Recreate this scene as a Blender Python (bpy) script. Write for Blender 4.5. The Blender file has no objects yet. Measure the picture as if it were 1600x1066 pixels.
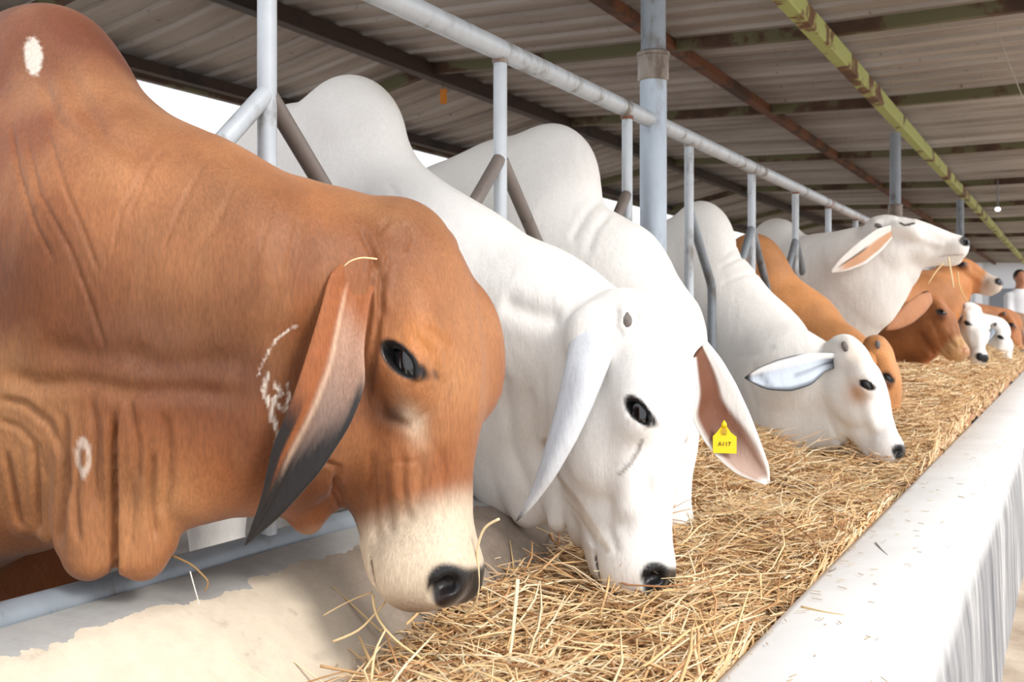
import bpy, math, random
import numpy as np
from mathutils import Vector
random.seed(7); rng = np.random.default_rng(11)
SC = bpy.context.scene
COL = SC.collection
# ------------------------------------------------------------------ camera, sky, lights
FPX = 1600.0; HOR = 497.0; ZC = 0.97
TH = math.atan(880.0/FPX); CT, ST = math.cos(TH), math.sin(TH)
RV = np.array([CT, ST, 0.0]); FV = np.array([-ST, CT, 0.0]); UV = np.array([0, 0, 1.0])
cam = bpy.data.cameras.new('camera'); camo = bpy.data.objects.new('camera', cam); COL.objects.link(camo)
camo.location = (0, 0, ZC); camo.rotation_euler = (math.pi/2, 0, TH)
cam.sensor_width = 36.0; cam.lens = 36.0*FPX/1600.0; cam.shift_y = -(533-HOR)/1600.0
cam.clip_start = 0.05; cam.clip_end = 300
cam.dof.use_dof = True; cam.dof.focus_distance = 1.75; cam.dof.aperture_fstop = 9.0
SC.camera = camo
w = bpy.data.worlds.new('sky'); SC.world = w; w.use_nodes = True
bg = w.node_tree.nodes['Background']; bg.inputs[0].default_value = (0.93, 0.96, 1.0, 1); bg.inputs[1].default_value = 1.5
sun = bpy.data.lights.new('sun', 'SUN'); suno = bpy.data.objects.new('sun', sun); COL.objects.link(suno)
sun.energy = 2.3; sun.angle = math.radians(16); sun.color = (1.0, 0.96, 0.9)
suno.rotation_euler = Vector((-0.78, 0.12, -0.60)).to_track_quat('-Z', 'Y').to_euler()
SC.view_settings.view_transform = 'Standard'; SC.view_settings.look = 'None'
SC.view_settings.gamma = 1.0; SC.view_settings.use_curve_mapping = False
SC.view_settings.exposure = 0.12

def P(px, py, D):
    return RV*((px-800)/FPX*D) + FV*D + UV*(ZC + (HOR-py)/FPX*D)
def cv(r, u, tow):
    return RV*r + UV*u - FV*tow
def lin(r, g, b):
    f = lambda c: (c/255/12.92) if c/255 <= 0.04045 else ((c/255+0.055)/1.055)**2.4
    return np.array([f(r), f(g), f(b)])
W0 = 1.195   # the fence stands this far to the side of the camera
def nrm(v):
    v = np.asarray(v, float); return v/np.linalg.norm(v)

# ------------------------------------------------------------------ object helpers
def tag(o, label=None, cat=None, group=None, kind=None):
    if label: o['label'] = label
    if cat: o['category'] = cat
    if group: o['group'] = group
    if kind: o['kind'] = kind
    return o
def empty(name, loc=(0, 0, 0)):
    o = bpy.data.objects.new(name, None); COL.objects.link(o); o.location = loc
    o.empty_display_size = 0.1
    return o
def mesh_obj(name, V, Fc, mat, parent=None, smooth=True, col=None, origin=None):
    V = np.asarray(V, np.float32).reshape(-1, 3)
    if parent is not None:
        org = np.array(parent_world(parent), np.float32); V = V - org
    elif origin is not None:
        V = V - np.array(origin, np.float32)
    me = bpy.data.meshes.new(name)
    if isinstance(Fc, np.ndarray):
        n = len(Fc); k = Fc.shape[1]
        me.vertices.add(len(V)); me.vertices.foreach_set('co', V.ravel())
        me.loops.add(n*k); me.loops.foreach_set('vertex_index', Fc.astype(np.int32).ravel())
        me.polygons.add(n); me.polygons.foreach_set('loop_start', np.arange(0, n*k, k, dtype=np.int32))
        me.update(calc_edges=True); me.validate()
    else:
        me.from_pydata([tuple(v) for v in V.tolist()], [], Fc)
    if smooth:
        me.polygons.foreach_set('use_smooth', np.ones(len(me.polygons), bool))
    if col is not None:
        a = me.color_attributes.new('Col', 'FLOAT_COLOR', 'POINT')
        a.data.foreach_set('color', np.asarray(col, np.float32).ravel())
    me.materials.append(mat); me.update()
    o = bpy.data.objects.new(name, me); COL.objects.link(o)
    if parent is not None: o.parent = parent
    elif origin is not None: o.location = origin
    return o
def parent_world(p):
    v = np.array(p.location, float)
    while p.parent is not None:
        p = p.parent; v = v + np.array(p.location, float)
    return v
class MB:
    def __init__(s): s.v = []; s.f = []
    def add(s, V, F):
        b = len(s.v); s.v += [tuple(x) for x in np.asarray(V, float).tolist()]; s.f += [tuple(i+b for i in f) for f in F]
    def box(s, a, b):
        x0, y0, z0 = a; x1, y1, z1 = b
        s.add([(x0,y0,z0),(x1,y0,z0),(x1,y1,z0),(x0,y1,z0),(x0,y0,z1),(x1,y0,z1),(x1,y1,z1),(x0,y1,z1)],
              [(0,3,2,1),(4,5,6,7),(0,1,5,4),(1,2,6,5),(2,3,7,6),(3,0,4,7)])
    def bar(s, a, b, wd, ht, up=(0, 0, 1)):
        a = np.array(a, float); b = np.array(b, float); d = nrm(b-a); sx = nrm(np.cross(d, up)); uz = np.cross(sx, d)
        V = []
        for p in (a, b):
            for i, j in ((-1,-1),(1,-1),(1,1),(-1,1)): V.append(p+sx*i*wd/2+uz*j*ht/2)
        s.add(V, [(3,2,1,0),(4,5,6,7),(0,1,5,4),(1,2,6,5),(2,3,7,6),(3,0,4,7)])
    def tube(s, pts, r, n=16, caps=True):
        pts = [np.array(p, float) for p in pts]; m = len(pts)
        rr = r if hasattr(r, '__len__') else [r]*m
        tang = [nrm(pts[min(i+1, m-1)]-pts[max(i-1, 0)]) for i in range(m)]
        ref = np.array([0, 0, 1.0]) if abs(tang[0][2]) < 0.9 else np.array([1.0, 0, 0])
        u = nrm(np.cross(tang[0], ref)); V = []; F = []
        for i in range(m):
            u = nrm(u - tang[i]*np.dot(u, tang[i])); v = np.cross(tang[i], u)
            for k in range(n):
                a = 2*math.pi*k/n; V.append(pts[i]+(u*math.cos(a)+v*math.sin(a))*rr[i])
        for i in range(m-1):
            for k in range(n):
                F.append((i*n+k, i*n+(k+1) % n, (i+1)*n+(k+1) % n, (i+1)*n+k))
        if caps:
            F.append(tuple(range(n-1, -1, -1))); F.append(tuple((m-1)*n+k for k in range(n)))
        s.add(V, F)
    def build(s, name, mat, parent=None, smooth=False, origin=None):
        return mesh_obj(name, s.v, s.f, mat, parent, smooth, None, origin)
def auto_smooth(o, ang=40):
    me = o.data
    me.polygons.foreach_set('use_smooth', np.ones(len(me.polygons), bool))
    me.set_sharp_from_angle(angle=math.radians(ang)); return o

# ------------------------------------------------------------------ materials
def newmat(name):
    m = bpy.data.materials.new(name); m.use_nodes = True; nt = m.node_tree
    return m, nt, nt.nodes['Principled BSDF']
def N(nt, typ, **kw):
    n = nt.nodes.new(typ)
    for k, v in kw.items():
        if k in n.inputs: n.inputs[k].default_value = v
        else: setattr(n, k, v)
    return n
def ramp(nt, stops):
    r = nt.nodes.new('ShaderNodeValToRGB'); e = r.color_ramp.elements
    while len(e) < len(stops): e.new(0.5)
    for i, (p, c) in enumerate(stops):
        e[i].position = p; e[i].color = (c[0], c[1], c[2], 1)
    return r
def geo(nt): return nt.nodes.new('ShaderNodeNewGeometry').outputs['Position']
def mapping(nt, scale):
    m = N(nt, 'ShaderNodeMapping'); m.inputs['Scale'].default_value = scale; nt.links.new(geo(nt), m.inputs['Vector']); return m.outputs[0]
def mixc(nt, fac, a, b, mode='MIX'):
    m = nt.nodes.new('ShaderNodeMix'); m.data_type = 'RGBA'; m.blend_type = mode
    for sock, v in ((m.inputs['Factor'], fac), (m.inputs[6], a), (m.inputs[7], b)):
        if isinstance(v, (int, float)): sock.default_value = v
        elif isinstance(v, (tuple, list, np.ndarray)): sock.default_value = (v[0], v[1], v[2], 1)
        else: nt.links.new(v, sock)
    return m.outputs[2]
def bump(nt, bsdf, h, strength, dist):
    b = N(nt, 'ShaderNodeBump'); b.inputs['Strength'].default_value = strength; b.inputs['Distance'].default_value = dist
    nt.links.new(h, b.inputs['Height']); nt.links.new(b.outputs[0], bsdf.inputs['Normal']); return b

def mat_hide(name, sheen, fur=0.5):
    m, nt, b = newmat(name)
    at = N(nt, 'ShaderNodeAttribute', attribute_name='Col')
    n1 = N(nt, 'ShaderNodeTexNoise', Scale=5.0, Detail=6.0, Roughness=0.6); nt.links.new(geo(nt), n1.inputs['Vector'])
    hair = N(nt, 'ShaderNodeTexNoise', Scale=1.0, Detail=3.0, Roughness=0.6); nt.links.new(mapping(nt, (320, 320, 60)), hair.inputs['Vector'])
    r = ramp(nt, [(0.3, (0.80,)*3), (0.7, (1.14,)*3)]); nt.links.new(n1.outputs['Fac'], r.inputs[0])
    r2 = ramp(nt, [(0.3, (0.72,)*3), (0.7, (1.16,)*3)]); nt.links.new(hair.outputs['Fac'], r2.inputs[0])
    c = mixc(nt, fur, at.outputs['Color'], r.outputs[0], 'MULTIPLY')
    c = mixc(nt, fur, c, r2.outputs[0], 'MULTIPLY')
    nt.links.new(c, b.inputs['Base Color']); nt.links.new(at.outputs['Alpha'], b.inputs['Roughness'])
    b.inputs['Sheen Weight'].default_value = sheen; b.inputs['Sheen Roughness'].default_value = 0.4
    b.inputs['Specular IOR Level'].default_value = 0.35
    # skin wrinkles: stretched wave noise
    wr = N(nt, 'ShaderNodeTexNoise', Scale=1.0, Detail=4.0, Roughness=0.55); nt.links.new(mapping(nt, (26, 26, 9)), wr.inputs['Vector'])
    mm = N(nt, 'ShaderNodeMath', operation='MULTIPLY_ADD'); nt.links.new(hair.outputs['Fac'], mm.inputs[0]); mm.inputs[1].default_value = 0.12
    nt.links.new(wr.outputs['Fac'], mm.inputs[2])
    bump(nt, b, mm.outputs[0], 0.5, 0.008)
    return m
M_BROWN = mat_hide('brown_hide', 0.12, 0.75)
M_WHITE = mat_hide('white_hide', 0.1, 0.22)
def simple(name, c, rough=0.5, metal=0.0, nscale=None, namt=0.3, bumpd=0.0, spec=0.5):
    m, nt, b = newmat(name); b.inputs['Roughness'].default_value = rough; b.inputs['Metallic'].default_value = metal
    b.inputs['Specular IOR Level'].default_value = spec
    b.inputs['Base Color'].default_value = (*c, 1)
    if nscale:
        n = N(nt, 'ShaderNodeTexNoise', Scale=nscale, Detail=5.0); nt.links.new(geo(nt), n.inputs['Vector'])
        r = ramp(nt, [(0.3, np.array(c)*(1-namt)), (0.7, np.minimum(np.array(c)*(1+namt), 1))]); nt.links.new(n.outputs['Fac'], r.inputs[0])
        nt.links.new(r.outputs[0], b.inputs['Base Color'])
        if bumpd: bump(nt, b, n.outputs['Fac'], 0.6, bumpd)
    return m
M_EYE = simple('wet_dark_eye', (0.004, 0.004, 0.006), 0.06, spec=0.8)
M_HORN = simple('grey_horn', lin(120, 112, 108), 0.6, nscale=120, namt=0.35, bumpd=0.002)
M_YEL = simple('yellow_plastic', lin(240, 205, 10), 0.4)
M_INK = simple('black_ink', (0.03, 0.02, 0.01), 0.6)
def mat_pipe(name, base, dirt, rust=0.0):
    m, nt, b = newmat(name); b.inputs['Roughness'].default_value = 0.48; b.inputs['Metallic'].default_value = 0.25
    n = N(nt, 'ShaderNodeTexNoise', Scale=9.0, Detail=7.0, Roughness=0.65); nt.links.new(mapping(nt, (1, 1, .45)), n.inputs['Vector'])
    r = ramp(nt, [(0.34, base), (0.54, base*0.86), (0.66, dirt)]); nt.links.new(n.outputs['Fac'], r.inputs[0])
    n2 = N(nt, 'ShaderNodeTexNoise', Scale=3.5, Detail=5.0); nt.links.new(geo(nt), n2.inputs['Vector'])
    r2 = ramp(nt, [(0.66-rust, (0,)*3), (0.74-rust, (1,)*3)]); nt.links.new(n2.outputs['Fac'], r2.inputs[0])
    c = mixc(nt, r2.outputs[0], r.outputs[0], tuple(lin(120, 72, 45)))
    nt.links.new(c, b.inputs['Base Color']); bump(nt, b, n.outputs['Fac'], 0.4, 0.002)
    return m
M_PIPE = mat_pipe('galvanised_pipe', lin(198, 204, 210), lin(120, 112, 104))
M_PIPEBR = mat_pipe('worn_dark_pipe', lin(128, 118, 112), lin(80, 66, 58))
M_POST = mat_pipe('painted_post', lin(186, 197, 210), lin(140, 140, 140))
M_POSTG = mat_pipe('grey_post', lin(140, 148, 156), lin(100, 95, 90))
M_RUSTY = mat_pipe('rusty_joint', lin(150, 140, 130), lin(95, 82, 72), 0.15)
def mat_beam(name, paint, rust, edge, sc=2.5):
    m, nt, b = newmat(name); b.inputs['Roughness'].default_value = 0.7
    n = N(nt, 'ShaderNodeTexNoise', Scale=sc, Detail=9.0, Roughness=0.62); nt.links.new(geo(nt), n.inputs['Vector'])
    r = ramp(nt, [(edge, paint), (edge+0.04, rust), (edge+0.14, rust*0.55)]); nt.links.new(n.outputs['Fac'], r.inputs[0])
    nt.links.new(r.outputs[0], b.inputs['Base Color']); bump(nt, b, n.outputs['Fac'], 0.5, 0.004)
    return m
M_GREEN = mat_beam('flaking_green_paint', lin(168, 176, 108), lin(112, 78, 50), 0.53, 3.0)
M_OLIVE = mat_beam('dull_olive_paint', lin(98, 96, 68), lin(80, 56, 40), 0.50, 2.2)
M_RUST = mat_beam('rust_brown_steel', lin(104, 62, 36), lin(70, 42, 28), 0.5)
M_DARK = mat_beam('dark_brown_steel', lin(52, 34, 25), lin(34, 24, 20), 0.5)
def mat_roof():
    m, nt, b = newmat('weathered_roof_sheet'); b.inputs['Roughness'].default_value = 0.6; b.inputs['Metallic'].default_value = 0.0
    n = N(nt, 'ShaderNodeTexNoise', Scale=1.3, Detail=7.0, Roughness=0.6); nt.links.new(mapping(nt, (0.35, 3.0, 1)), n.inputs['Vector'])
    r = ramp(nt, [(0.3, lin(122, 114, 108)), (0.5, lin(162, 155, 149)), (0.75, lin(188, 184, 180))]); nt.links.new(n.outputs['Fac'], r.inputs[0])
    n2 = N(nt, 'ShaderNodeTexNoise', Scale=26.0, Detail=3.0); nt.links.new(geo(nt), n2.inputs['Vector'])
    r2 = ramp(nt, [(0.66, (1,)*3), (0.74, (0.45, .36, .3))]); nt.links.new(n2.outputs['Fac'], r2.inputs[0])
    c = mixc(nt, 0.8, r.outputs[0], r2.outputs[0], 'MULTIPLY'); nt.links.new(c, b.inputs['Base Color'])
    return m
M_ROOF = mat_roof()
def mat_concrete(name, stops, sc=4.0, streak=None, bd=0.004, stains=None):
    m, nt, b = newmat(name); b.inputs['Roughness'].default_value = 0.8
    n = N(nt, 'ShaderNodeTexNoise', Scale=sc, Detail=9.0, Roughness=0.65); nt.links.new(geo(nt) if streak is None else mapping(nt, streak), n.inputs['Vector'])
    r = ramp(nt, stops); nt.links.new(n.outputs['Fac'], r.inputs[0]); c = r.outputs[0]
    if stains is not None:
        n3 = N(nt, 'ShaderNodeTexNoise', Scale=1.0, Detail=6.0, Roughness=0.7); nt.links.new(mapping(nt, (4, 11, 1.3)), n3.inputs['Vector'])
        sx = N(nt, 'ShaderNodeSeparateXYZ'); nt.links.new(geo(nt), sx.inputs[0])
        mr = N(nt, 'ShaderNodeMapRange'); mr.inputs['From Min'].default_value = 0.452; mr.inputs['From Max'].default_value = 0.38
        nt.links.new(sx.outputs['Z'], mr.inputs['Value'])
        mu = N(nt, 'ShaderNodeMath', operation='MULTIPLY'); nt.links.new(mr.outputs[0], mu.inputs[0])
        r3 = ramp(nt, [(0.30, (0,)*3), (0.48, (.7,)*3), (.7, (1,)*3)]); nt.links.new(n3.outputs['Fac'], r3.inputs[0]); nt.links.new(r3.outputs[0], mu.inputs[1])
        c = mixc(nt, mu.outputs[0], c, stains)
    nt.links.new(c, b.inputs['Base Color']); bump(nt, b, n.outputs['Fac'], 0.5, bd)
    return m
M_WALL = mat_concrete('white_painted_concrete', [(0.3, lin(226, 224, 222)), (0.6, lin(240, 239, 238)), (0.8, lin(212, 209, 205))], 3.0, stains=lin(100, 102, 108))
M_SAND = mat_concrete('dusty_ground', [(0.3, lin(170, 148, 126)), (0.6, lin(206, 188, 168)), (0.8, lin(186, 164, 142))], 5.0, bd=0.02)
M_MUD = mat_concrete('stall_floor_mud', [(0.3, lin(74, 62, 52)), (0.6, lin(120, 106, 94)), (0.8, lin(160, 150, 140))], 4.0, bd=0.03)
M_BED = mat_concrete('dusty_trough_bed', [(0.3, lin(120, 100, 82)), (0.7, lin(168, 148, 128))], 8.0, bd=0.01)
def mat_curb():
    m, nt, b = newmat('peeling_curb_cement'); b.inputs['Roughness'].default_value = 0.85
    sx = N(nt, 'ShaderNodeSeparateXYZ'); nt.links.new(geo(nt), sx.inputs[0])
    ny = N(nt, 'ShaderNodeTexNoise', Scale=9.0, Detail=6.0, Roughness=0.55); nt.links.new(mapping(nt, (.4, 1, .4)), ny.inputs['Vector'])
    ed = N(nt, 'ShaderNodeMath', operation='MULTIPLY_ADD'); nt.links.new(ny.outputs['Fac'], ed.inputs[0]); ed.inputs[1].default_value = 0.16
    nt.links.new(sx.outputs['X'], ed.inputs[2])
    gt = N(nt, 'ShaderNodeMath', operation='GREATER_THAN'); nt.links.new(ed.outputs[0], gt.inputs[0]); gt.inputs[1].default_value = -1.085+0.08
    n = N(nt, 'ShaderNodeTexNoise', Scale=11.0, Detail=10.0, Roughness=0.7); nt.links.new(geo(nt), n.inputs['Vector'])
    rc = ramp(nt, [(0.3, lin(172, 170, 166)), (0.7, lin(150, 149, 147))]); nt.links.new(n.outputs['Fac'], rc.inputs[0])
    rp = ramp(nt, [(0.28, lin(150, 136, 122)), (0.42, lin(206, 192, 172)), (0.72, lin(226, 212, 190))]); nt.links.new(n.outputs['Fac'], rp.inputs[0])
    rshade = ramp(nt, [(0.3, lin(112, 98, 86)), (0.7, lin(160, 146, 132))]); nt.links.new(n.outputs['Fac'], rshade.inputs[0])  # shade on the slope beyond the first bull, painted as grey-brown
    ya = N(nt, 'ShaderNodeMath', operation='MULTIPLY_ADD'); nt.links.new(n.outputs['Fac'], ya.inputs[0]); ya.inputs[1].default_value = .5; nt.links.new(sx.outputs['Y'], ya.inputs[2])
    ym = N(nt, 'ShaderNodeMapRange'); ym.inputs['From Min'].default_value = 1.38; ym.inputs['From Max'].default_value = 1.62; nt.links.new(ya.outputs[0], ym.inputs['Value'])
    pc = mixc(nt, ym.outputs[0], rp.outputs[0], rshade.outputs[0])
    nt.links.new(mixc(nt, gt.outputs[0], rc.outputs[0], pc), b.inputs['Base Color'])
    hm = N(nt, 'ShaderNodeMath', operation='MULTIPLY_ADD'); nt.links.new(gt.outputs[0], hm.inputs[0]); hm.inputs[1].default_value = -0.8
    nt.links.new(n.outputs['Fac'], hm.inputs[2]); bump(nt, b, hm.outputs[0], 0.7, 0.006)
    return m
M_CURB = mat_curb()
def mat_straw():
    m, nt, b = newmat('dry_straw'); b.inputs['Roughness'].default_value = 0.6
    at = N(nt, 'ShaderNodeAttribute', attribute_name='Col'); nt.links.new(at.outputs['Color'], b.inputs['Base Color'])
    b.inputs['Specular IOR Level'].default_value = 0.3
    return m
M_STRAW = mat_straw()

# ------------------------------------------------------------------ signed distance modelling
class Field:
    def __init__(s, xs, ys, zs):
        s.ax = [np.asarray(a, np.float32) for a in (xs, ys, zs)]
        s.F = np.full([len(a) for a in s.ax], 0.3, np.float32)
    def reg(s, c, R):
        sl = []; 
        for i in range(3):
            a = s.ax[i]; lo = np.searchsorted(a, c[i]-R[i]); hi = np.searchsorted(a, c[i]+R[i])
            if hi <= lo: return None, None
            sl.append(slice(lo, hi))
        X = s.ax[0][sl[0]][:, None, None]; Y = s.ax[1][sl[1]][None, :, None]; Z = s.ax[2][sl[2]][None, None, :]
        return tuple(sl), (X, Y, Z)
    def comb(s, sl, d, k, sub):
        F = s.F[sl]
        if sub: F = -F
        h = np.clip(0.5+0.5*(F-d)/k, 0, 1)
        r = F*(1-h)+d*h-k*h*(1-h)
        s.F[sl] = -r if sub else r
    def E(s, c, r, rot=None, k=0.03, sub=False):
        c = np.asarray(c, float); r = np.asarray(r, float); R = np.full(3, r.max()) if rot is not None else r
        sl, g = s.reg(c, R+k+0.05)
        if sl is None: return
        q = [g[i]-np.float32(c[i]) for i in range(3)]
        if rot is not None:
            M = np.asarray(rot, np.float32); q = [q[0]*M[0, j]+q[1]*M[1, j]+q[2]*M[2, j] for j in range(3)]
        k0 = np.sqrt(sum((q[i]/np.float32(r[i]))**2 for i in range(3)))+1e-6
        k1 = np.sqrt(sum((q[i]/np.float32(r[i]**2))**2 for i in range(3)))+1e-6
        s.comb(sl, (k0*(k0-1)/k1).astype(np.float32), k, sub)
    def C(s, a, ra, b, rb, n=None, sq=1.0, k=0.03, sub=False):
        a = np.asarray(a, float); b = np.asarray(b, float); rm = max(ra, rb)
        c = (a+b)/2; R = np.abs(b-a)/2+rm+k+0.05
        sl, g = s.reg(c, R)
        if sl is None: return
        q = [g[i]-np.float32(a[i]) for i in range(3)]; ba = b-a
        if n is not None and sq != 1.0:
            n = nrm(n); dn = (q[0]*n[0]+q[1]*n[1]+q[2]*n[2])*(1/sq-1)
            q = [(q[i]+dn*n[i]) for i in range(3)]; ba = ba+n*np.dot(ba, n)*(1/sq-1)
        t = np.clip((q[0]*ba[0]+q[1]*ba[1]+q[2]*ba[2])/max(np.dot(ba, ba), 1e-9), 0, 1)
        d = np.sqrt((q[0]-t*ba[0])**2+(q[1]-t*ba[1])**2+(q[2]-t*ba[2])**2)-(ra+(rb-ra)*t)
        s.comb(sl, (d*(sq if sq < 1 else 1)).astype(np.float32), k, sub)
    def chain(s, pts, n=None, sq=1.0, k=0.05):
        for (a, ra), (b, rb) in zip(pts[:-1], pts[1:]): s.C(a, ra, b, rb, n, sq, k)
    def mesh(s):
        F = s.F; nx, ny, nz = F.shape; neg = F < 0
        cells = np.zeros((nx-1, ny-1, nz-1), bool)
        acc_idx = []; acc_pos = []; edges = []
        def cid(i, j, k): return (i*(ny-1)+j)*(nz-1)+k
        for ax in range(3):
            A = [slice(None)]*3; B = [slice(None)]*3; A[ax] = slice(0, -1); B[ax] = slice(1, None)
            I = np.argwhere(neg[tuple(A)] != neg[tuple(B)])
            o1, o2 = [(1, 2), (2, 0), (0, 1)][ax]
            dims = (nx, ny, nz)
            ok = (I[:, o1] > 0) & (I[:, o1] < dims[o1]-1) & (I[:, o2] > 0) & (I[:, o2] < dims[o2]-1)
            I = I[ok]; J = I.copy(); J[:, ax] += 1
            f0 = F[I[:, 0], I[:, 1], I[:, 2]]; f1 = F[J[:, 0], J[:, 1], J[:, 2]]
            t = f0/(f0-f1)
            pos = np.stack([s.ax[c][I[:, c]] for c in range(3)], 1).astype(np.float64)
            pos[:, ax] += t*(s.ax[ax][J[:, ax]]-s.ax[ax][I[:, ax]])
            cs = []
            for d1, d2 in ((0, 0), (-1, 0), (-1, -1), (0, -1)):
                K = I.copy(); K[:, o1] += d1; K[:, o2] += d2
                c = cid(K[:, 0], K[:, 1], K[:, 2]); cs.append(c); acc_idx.append(c); acc_pos.append(pos)
            q = np.stack(cs, 1); flip = f0 > 0
            q[flip] = q[flip][:, ::-1]; edges.append(q)
        idx = np.concatenate(acc_idx); pos = np.concatenate(acc_pos); Q = np.concatenate(edges)
        u, inv = np.unique(idx, return_inverse=True); inv = inv.ravel()
        cnt = np.bincount(inv, minlength=len(u))
        V = np.stack([np.bincount(inv, pos[:, c], minlength=len(u))/cnt for c in range(3)], 1)
        Qi = np.searchsorted(u, Q)
        return V, Qi[:, ::1]
def vnormals(V, Q):
    a = V[Q[:, 2]]-V[Q[:, 0]]; b = V[Q[:, 3]]-V[Q[:, 1]]; n = np.cross(a, b)
    o = np.zeros_like(V)
    for c in range(3):
        acc = np.zeros(len(V))
        for k in range(4): acc += np.bincount(Q[:, k], n[:, c], minlength=len(V))
        o[:, c] = acc
    return o/(np.linalg.norm(o, axis=1)[:, None]+1e-12)
def axis(lo, hi, flo, fhi, fine, coarse):
    """sample positions: fine step between flo and fhi, growing to coarse outside"""
    a = list(np.arange(flo, fhi, fine)); x = a[-1]; st = fine
    while x < hi: st = min(st*1.15, coarse); x += st; a.append(x)
    x = flo; st = fine; b = []
    while x > lo: st = min(st*1.15, coarse); x -= st; b.append(x)
    return np.array(b[::-1]+a)

class Head:
    """head frame: x across, y poll to muzzle, z out of the face"""
    def __init__(s, poll, muz, zdir, scale=None):
        s.o = np.asarray(poll, float); y = np.asarray(muz, float)-s.o; L = np.linalg.norm(y); s.s = (L/0.56) if scale is None else scale
        s.y = y/L; z = np.asarray(zdir, float); z = nrm(z-s.y*np.dot(z, s.y)); s.z = z; s.x = np.cross(s.y, s.z)
        s.M = np.stack([s.x, s.y, s.z], 1)
    def w(s, p): return s.o+s.M@(np.asarray(p, float)*s.s)
    def loc(s, V): return (V-s.o)@s.M/s.s
def head_sdf(f, h, det=True, sockets=True):
    S = h.s
    E = lambda c, r, k=0.03, sub=False, rot=None: f.E(h.w(c), np.array(r)*S, h.M if rot is None else h.M@rot, k*S, sub)
    C = lambda a, ra, b, rb, k=0.03, sq=1.0: f.C(h.w(a), ra*S, h.w(b), rb*S, h.x, sq, k*S)
    E((0, .090, -.022), (.092, .10, .078), .04)
    E((0, .024, -.028), (.078, .038, .052), .03)
    E((0, .160, .006), (.094, .118, .060), .04)
    E((0, .25, .030), (.066, .11, .050), .04)
    C((0, .24, .012), .064, (0, .485, .010), .055, .04, .92)
    C((0, .19, -.105), .088, (0, .455, -.055), .055, .04, .72)
    for q in (-1, 1):
        E((q*.052, .25, -.055), (.040, .12, .082), .04)
        E((q*.084, .200, .026), (.036, .082, .046), .035)
        E((q*.097, .232, .026), (.022, .040, .034), .02)
        C((q*.070, .26, .002), .020, (q*.048, .40, -.004), .016, .03)
        E((q*.034, .512, -.006), (.036, .052, .060), .025)
        E((q*.030, .525, .040), (.024, .030, .026), .02)
        E((q*.062, .035, .004), (.022, .022, .022), .03)
    E((0, .50, .004), (.058, .060, .064), .03)
    E((0, .492, -.066), (.040, .050, .026), .025)
    if det:
        for q in (-1, 1):
            # nostril
            E((q*.044, .527, .054), (.013, .012, .015), .008, True); E((q*.053, .537, .040), (.009, .015, .009), .008, True)
            if not sockets: continue
            # eye socket, a slanting almond
            c_, s_ = math.cos(0.78), math.sin(0.78)
            R = np.array([[1, 0, 0], [0, c_, -s_], [0, s_, c_]])
            E((q*.119, .230, .036), (.024, .032, .0140), .006, True, R)
            arc = [(q*(.1165-.004*abs(ca)), .230-.711*.033*ca-.703*.0175*sa, .036-.703*.033*ca+.711*.0175*sa) for ca, sa in ((1, -.1), (.55, .75), (0, 1), (-.55, .75), (-1, -.1))]
            for a_, b_ in zip(arc[:-1], arc[1:]): C(a_, .0048, b_, .0048, .006)
        # mouth line
        E((0, .512, -.060), (.075, .030, .0035), .006, True, np.array([[1, 0, 0], [0, math.cos(.25), -math.sin(.25)], [0, math.sin(.25), math.cos(.25)]]))
def ear_mesh(Lp, Rp, bul, thick=0.007, m=15, n=28, curl=None):
    """leaf between two edge polylines, bowed by vector bul; closed shell"""
    def res(P_):
        P_ = np.array(P_, float); d = np.r_[0, np.cumsum(np.linalg.norm(np.diff(P_, axis=0), axis=1))]; d /= d[-1]
        t = np.linspace(0, 1, n); o = np.stack([np.interp(t, d, P_[:, c]) for c in range(3)], 1)
        for _ in range(2): o[1:-1] = (o[:-2]+2*o[1:-1]+o[2:])/4
        return o
    L = res(Lp); R = res(Rp); bul = np.asarray(bul, float)
    u = np.linspace(0, 1, m)
    wv = np.sin(np.pi*u); G = []
    for i in range(n):
        t = i/(n-1); wid = np.linalg.norm(R[i]-L[i])
        b = bul*wid*(1.0-0.35*t)
        row = L[i][None]*(1-u[:, None])+R[i][None]*u[:, None]+wv[:, None]*b[None]
        if curl is not None: row = row + (np.exp(-((u-curl[0])/curl[1])**2)*wid)[:, None]*np.asarray(curl[2])[None]
        G.append(row)
    G = np.array(G); du = np.gradient(G, axis=1); dv = np.gradient(G, axis=0); nn = np.cross(du, dv)
    nn /= (np.linalg.norm(nn, axis=2)[..., None]+1e-9)
    ed = np.minimum(1, np.minimum(u, 1-u)*6+0.25)[None, :, None]*np.minimum(1, (1-np.linspace(0, 1, n))*10+0.2)[:, None, None]
    A = G+nn*thick/2*ed; B = G-nn*thick/2*ed
    V = np.concatenate([A.reshape(-1, 3), B.reshape(-1, 3)]); F = []
    id_ = lambda s, i, j: s*n*m+i*m+j
    for i in range(n-1):
        for j in range(m-1):
            F.append((id_(0,i,j), id_(0,i,j+1), id_(0,i+1,j+1), id_(0,i+1,j)))
            F.append((id_(1,i,j), id_(1,i+1,j), id_(1,i+1,j+1), id_(1,i,j+1)))
        F.append((id_(0,i,0), id_(0,i+1,0), id_(1,i+1,0), id_(1,i,0)))
        F.append((id_(0,i,m-1), id_(1,i,m-1), id_(1,i+1,m-1), id_(0,i+1,m-1)))
    for j in range(m-1):
        F.append((id_(0,0,j), id_(1,0,j), id_(1,0,j+1), id_(0,0,j+1)))
        F.append((id_(0,n-1,j), id_(0,n-1,j+1), id_(1,n-1,j+1), id_(1,n-1,j)))
    st = np.stack([np.tile(np.repeat(np.linspace(0, 1, n), m), 2), np.tile(np.tile(u, n), 2), np.repeat([0., 1.], n*m)], 1)
    return V, np.array(F), st, G
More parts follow.
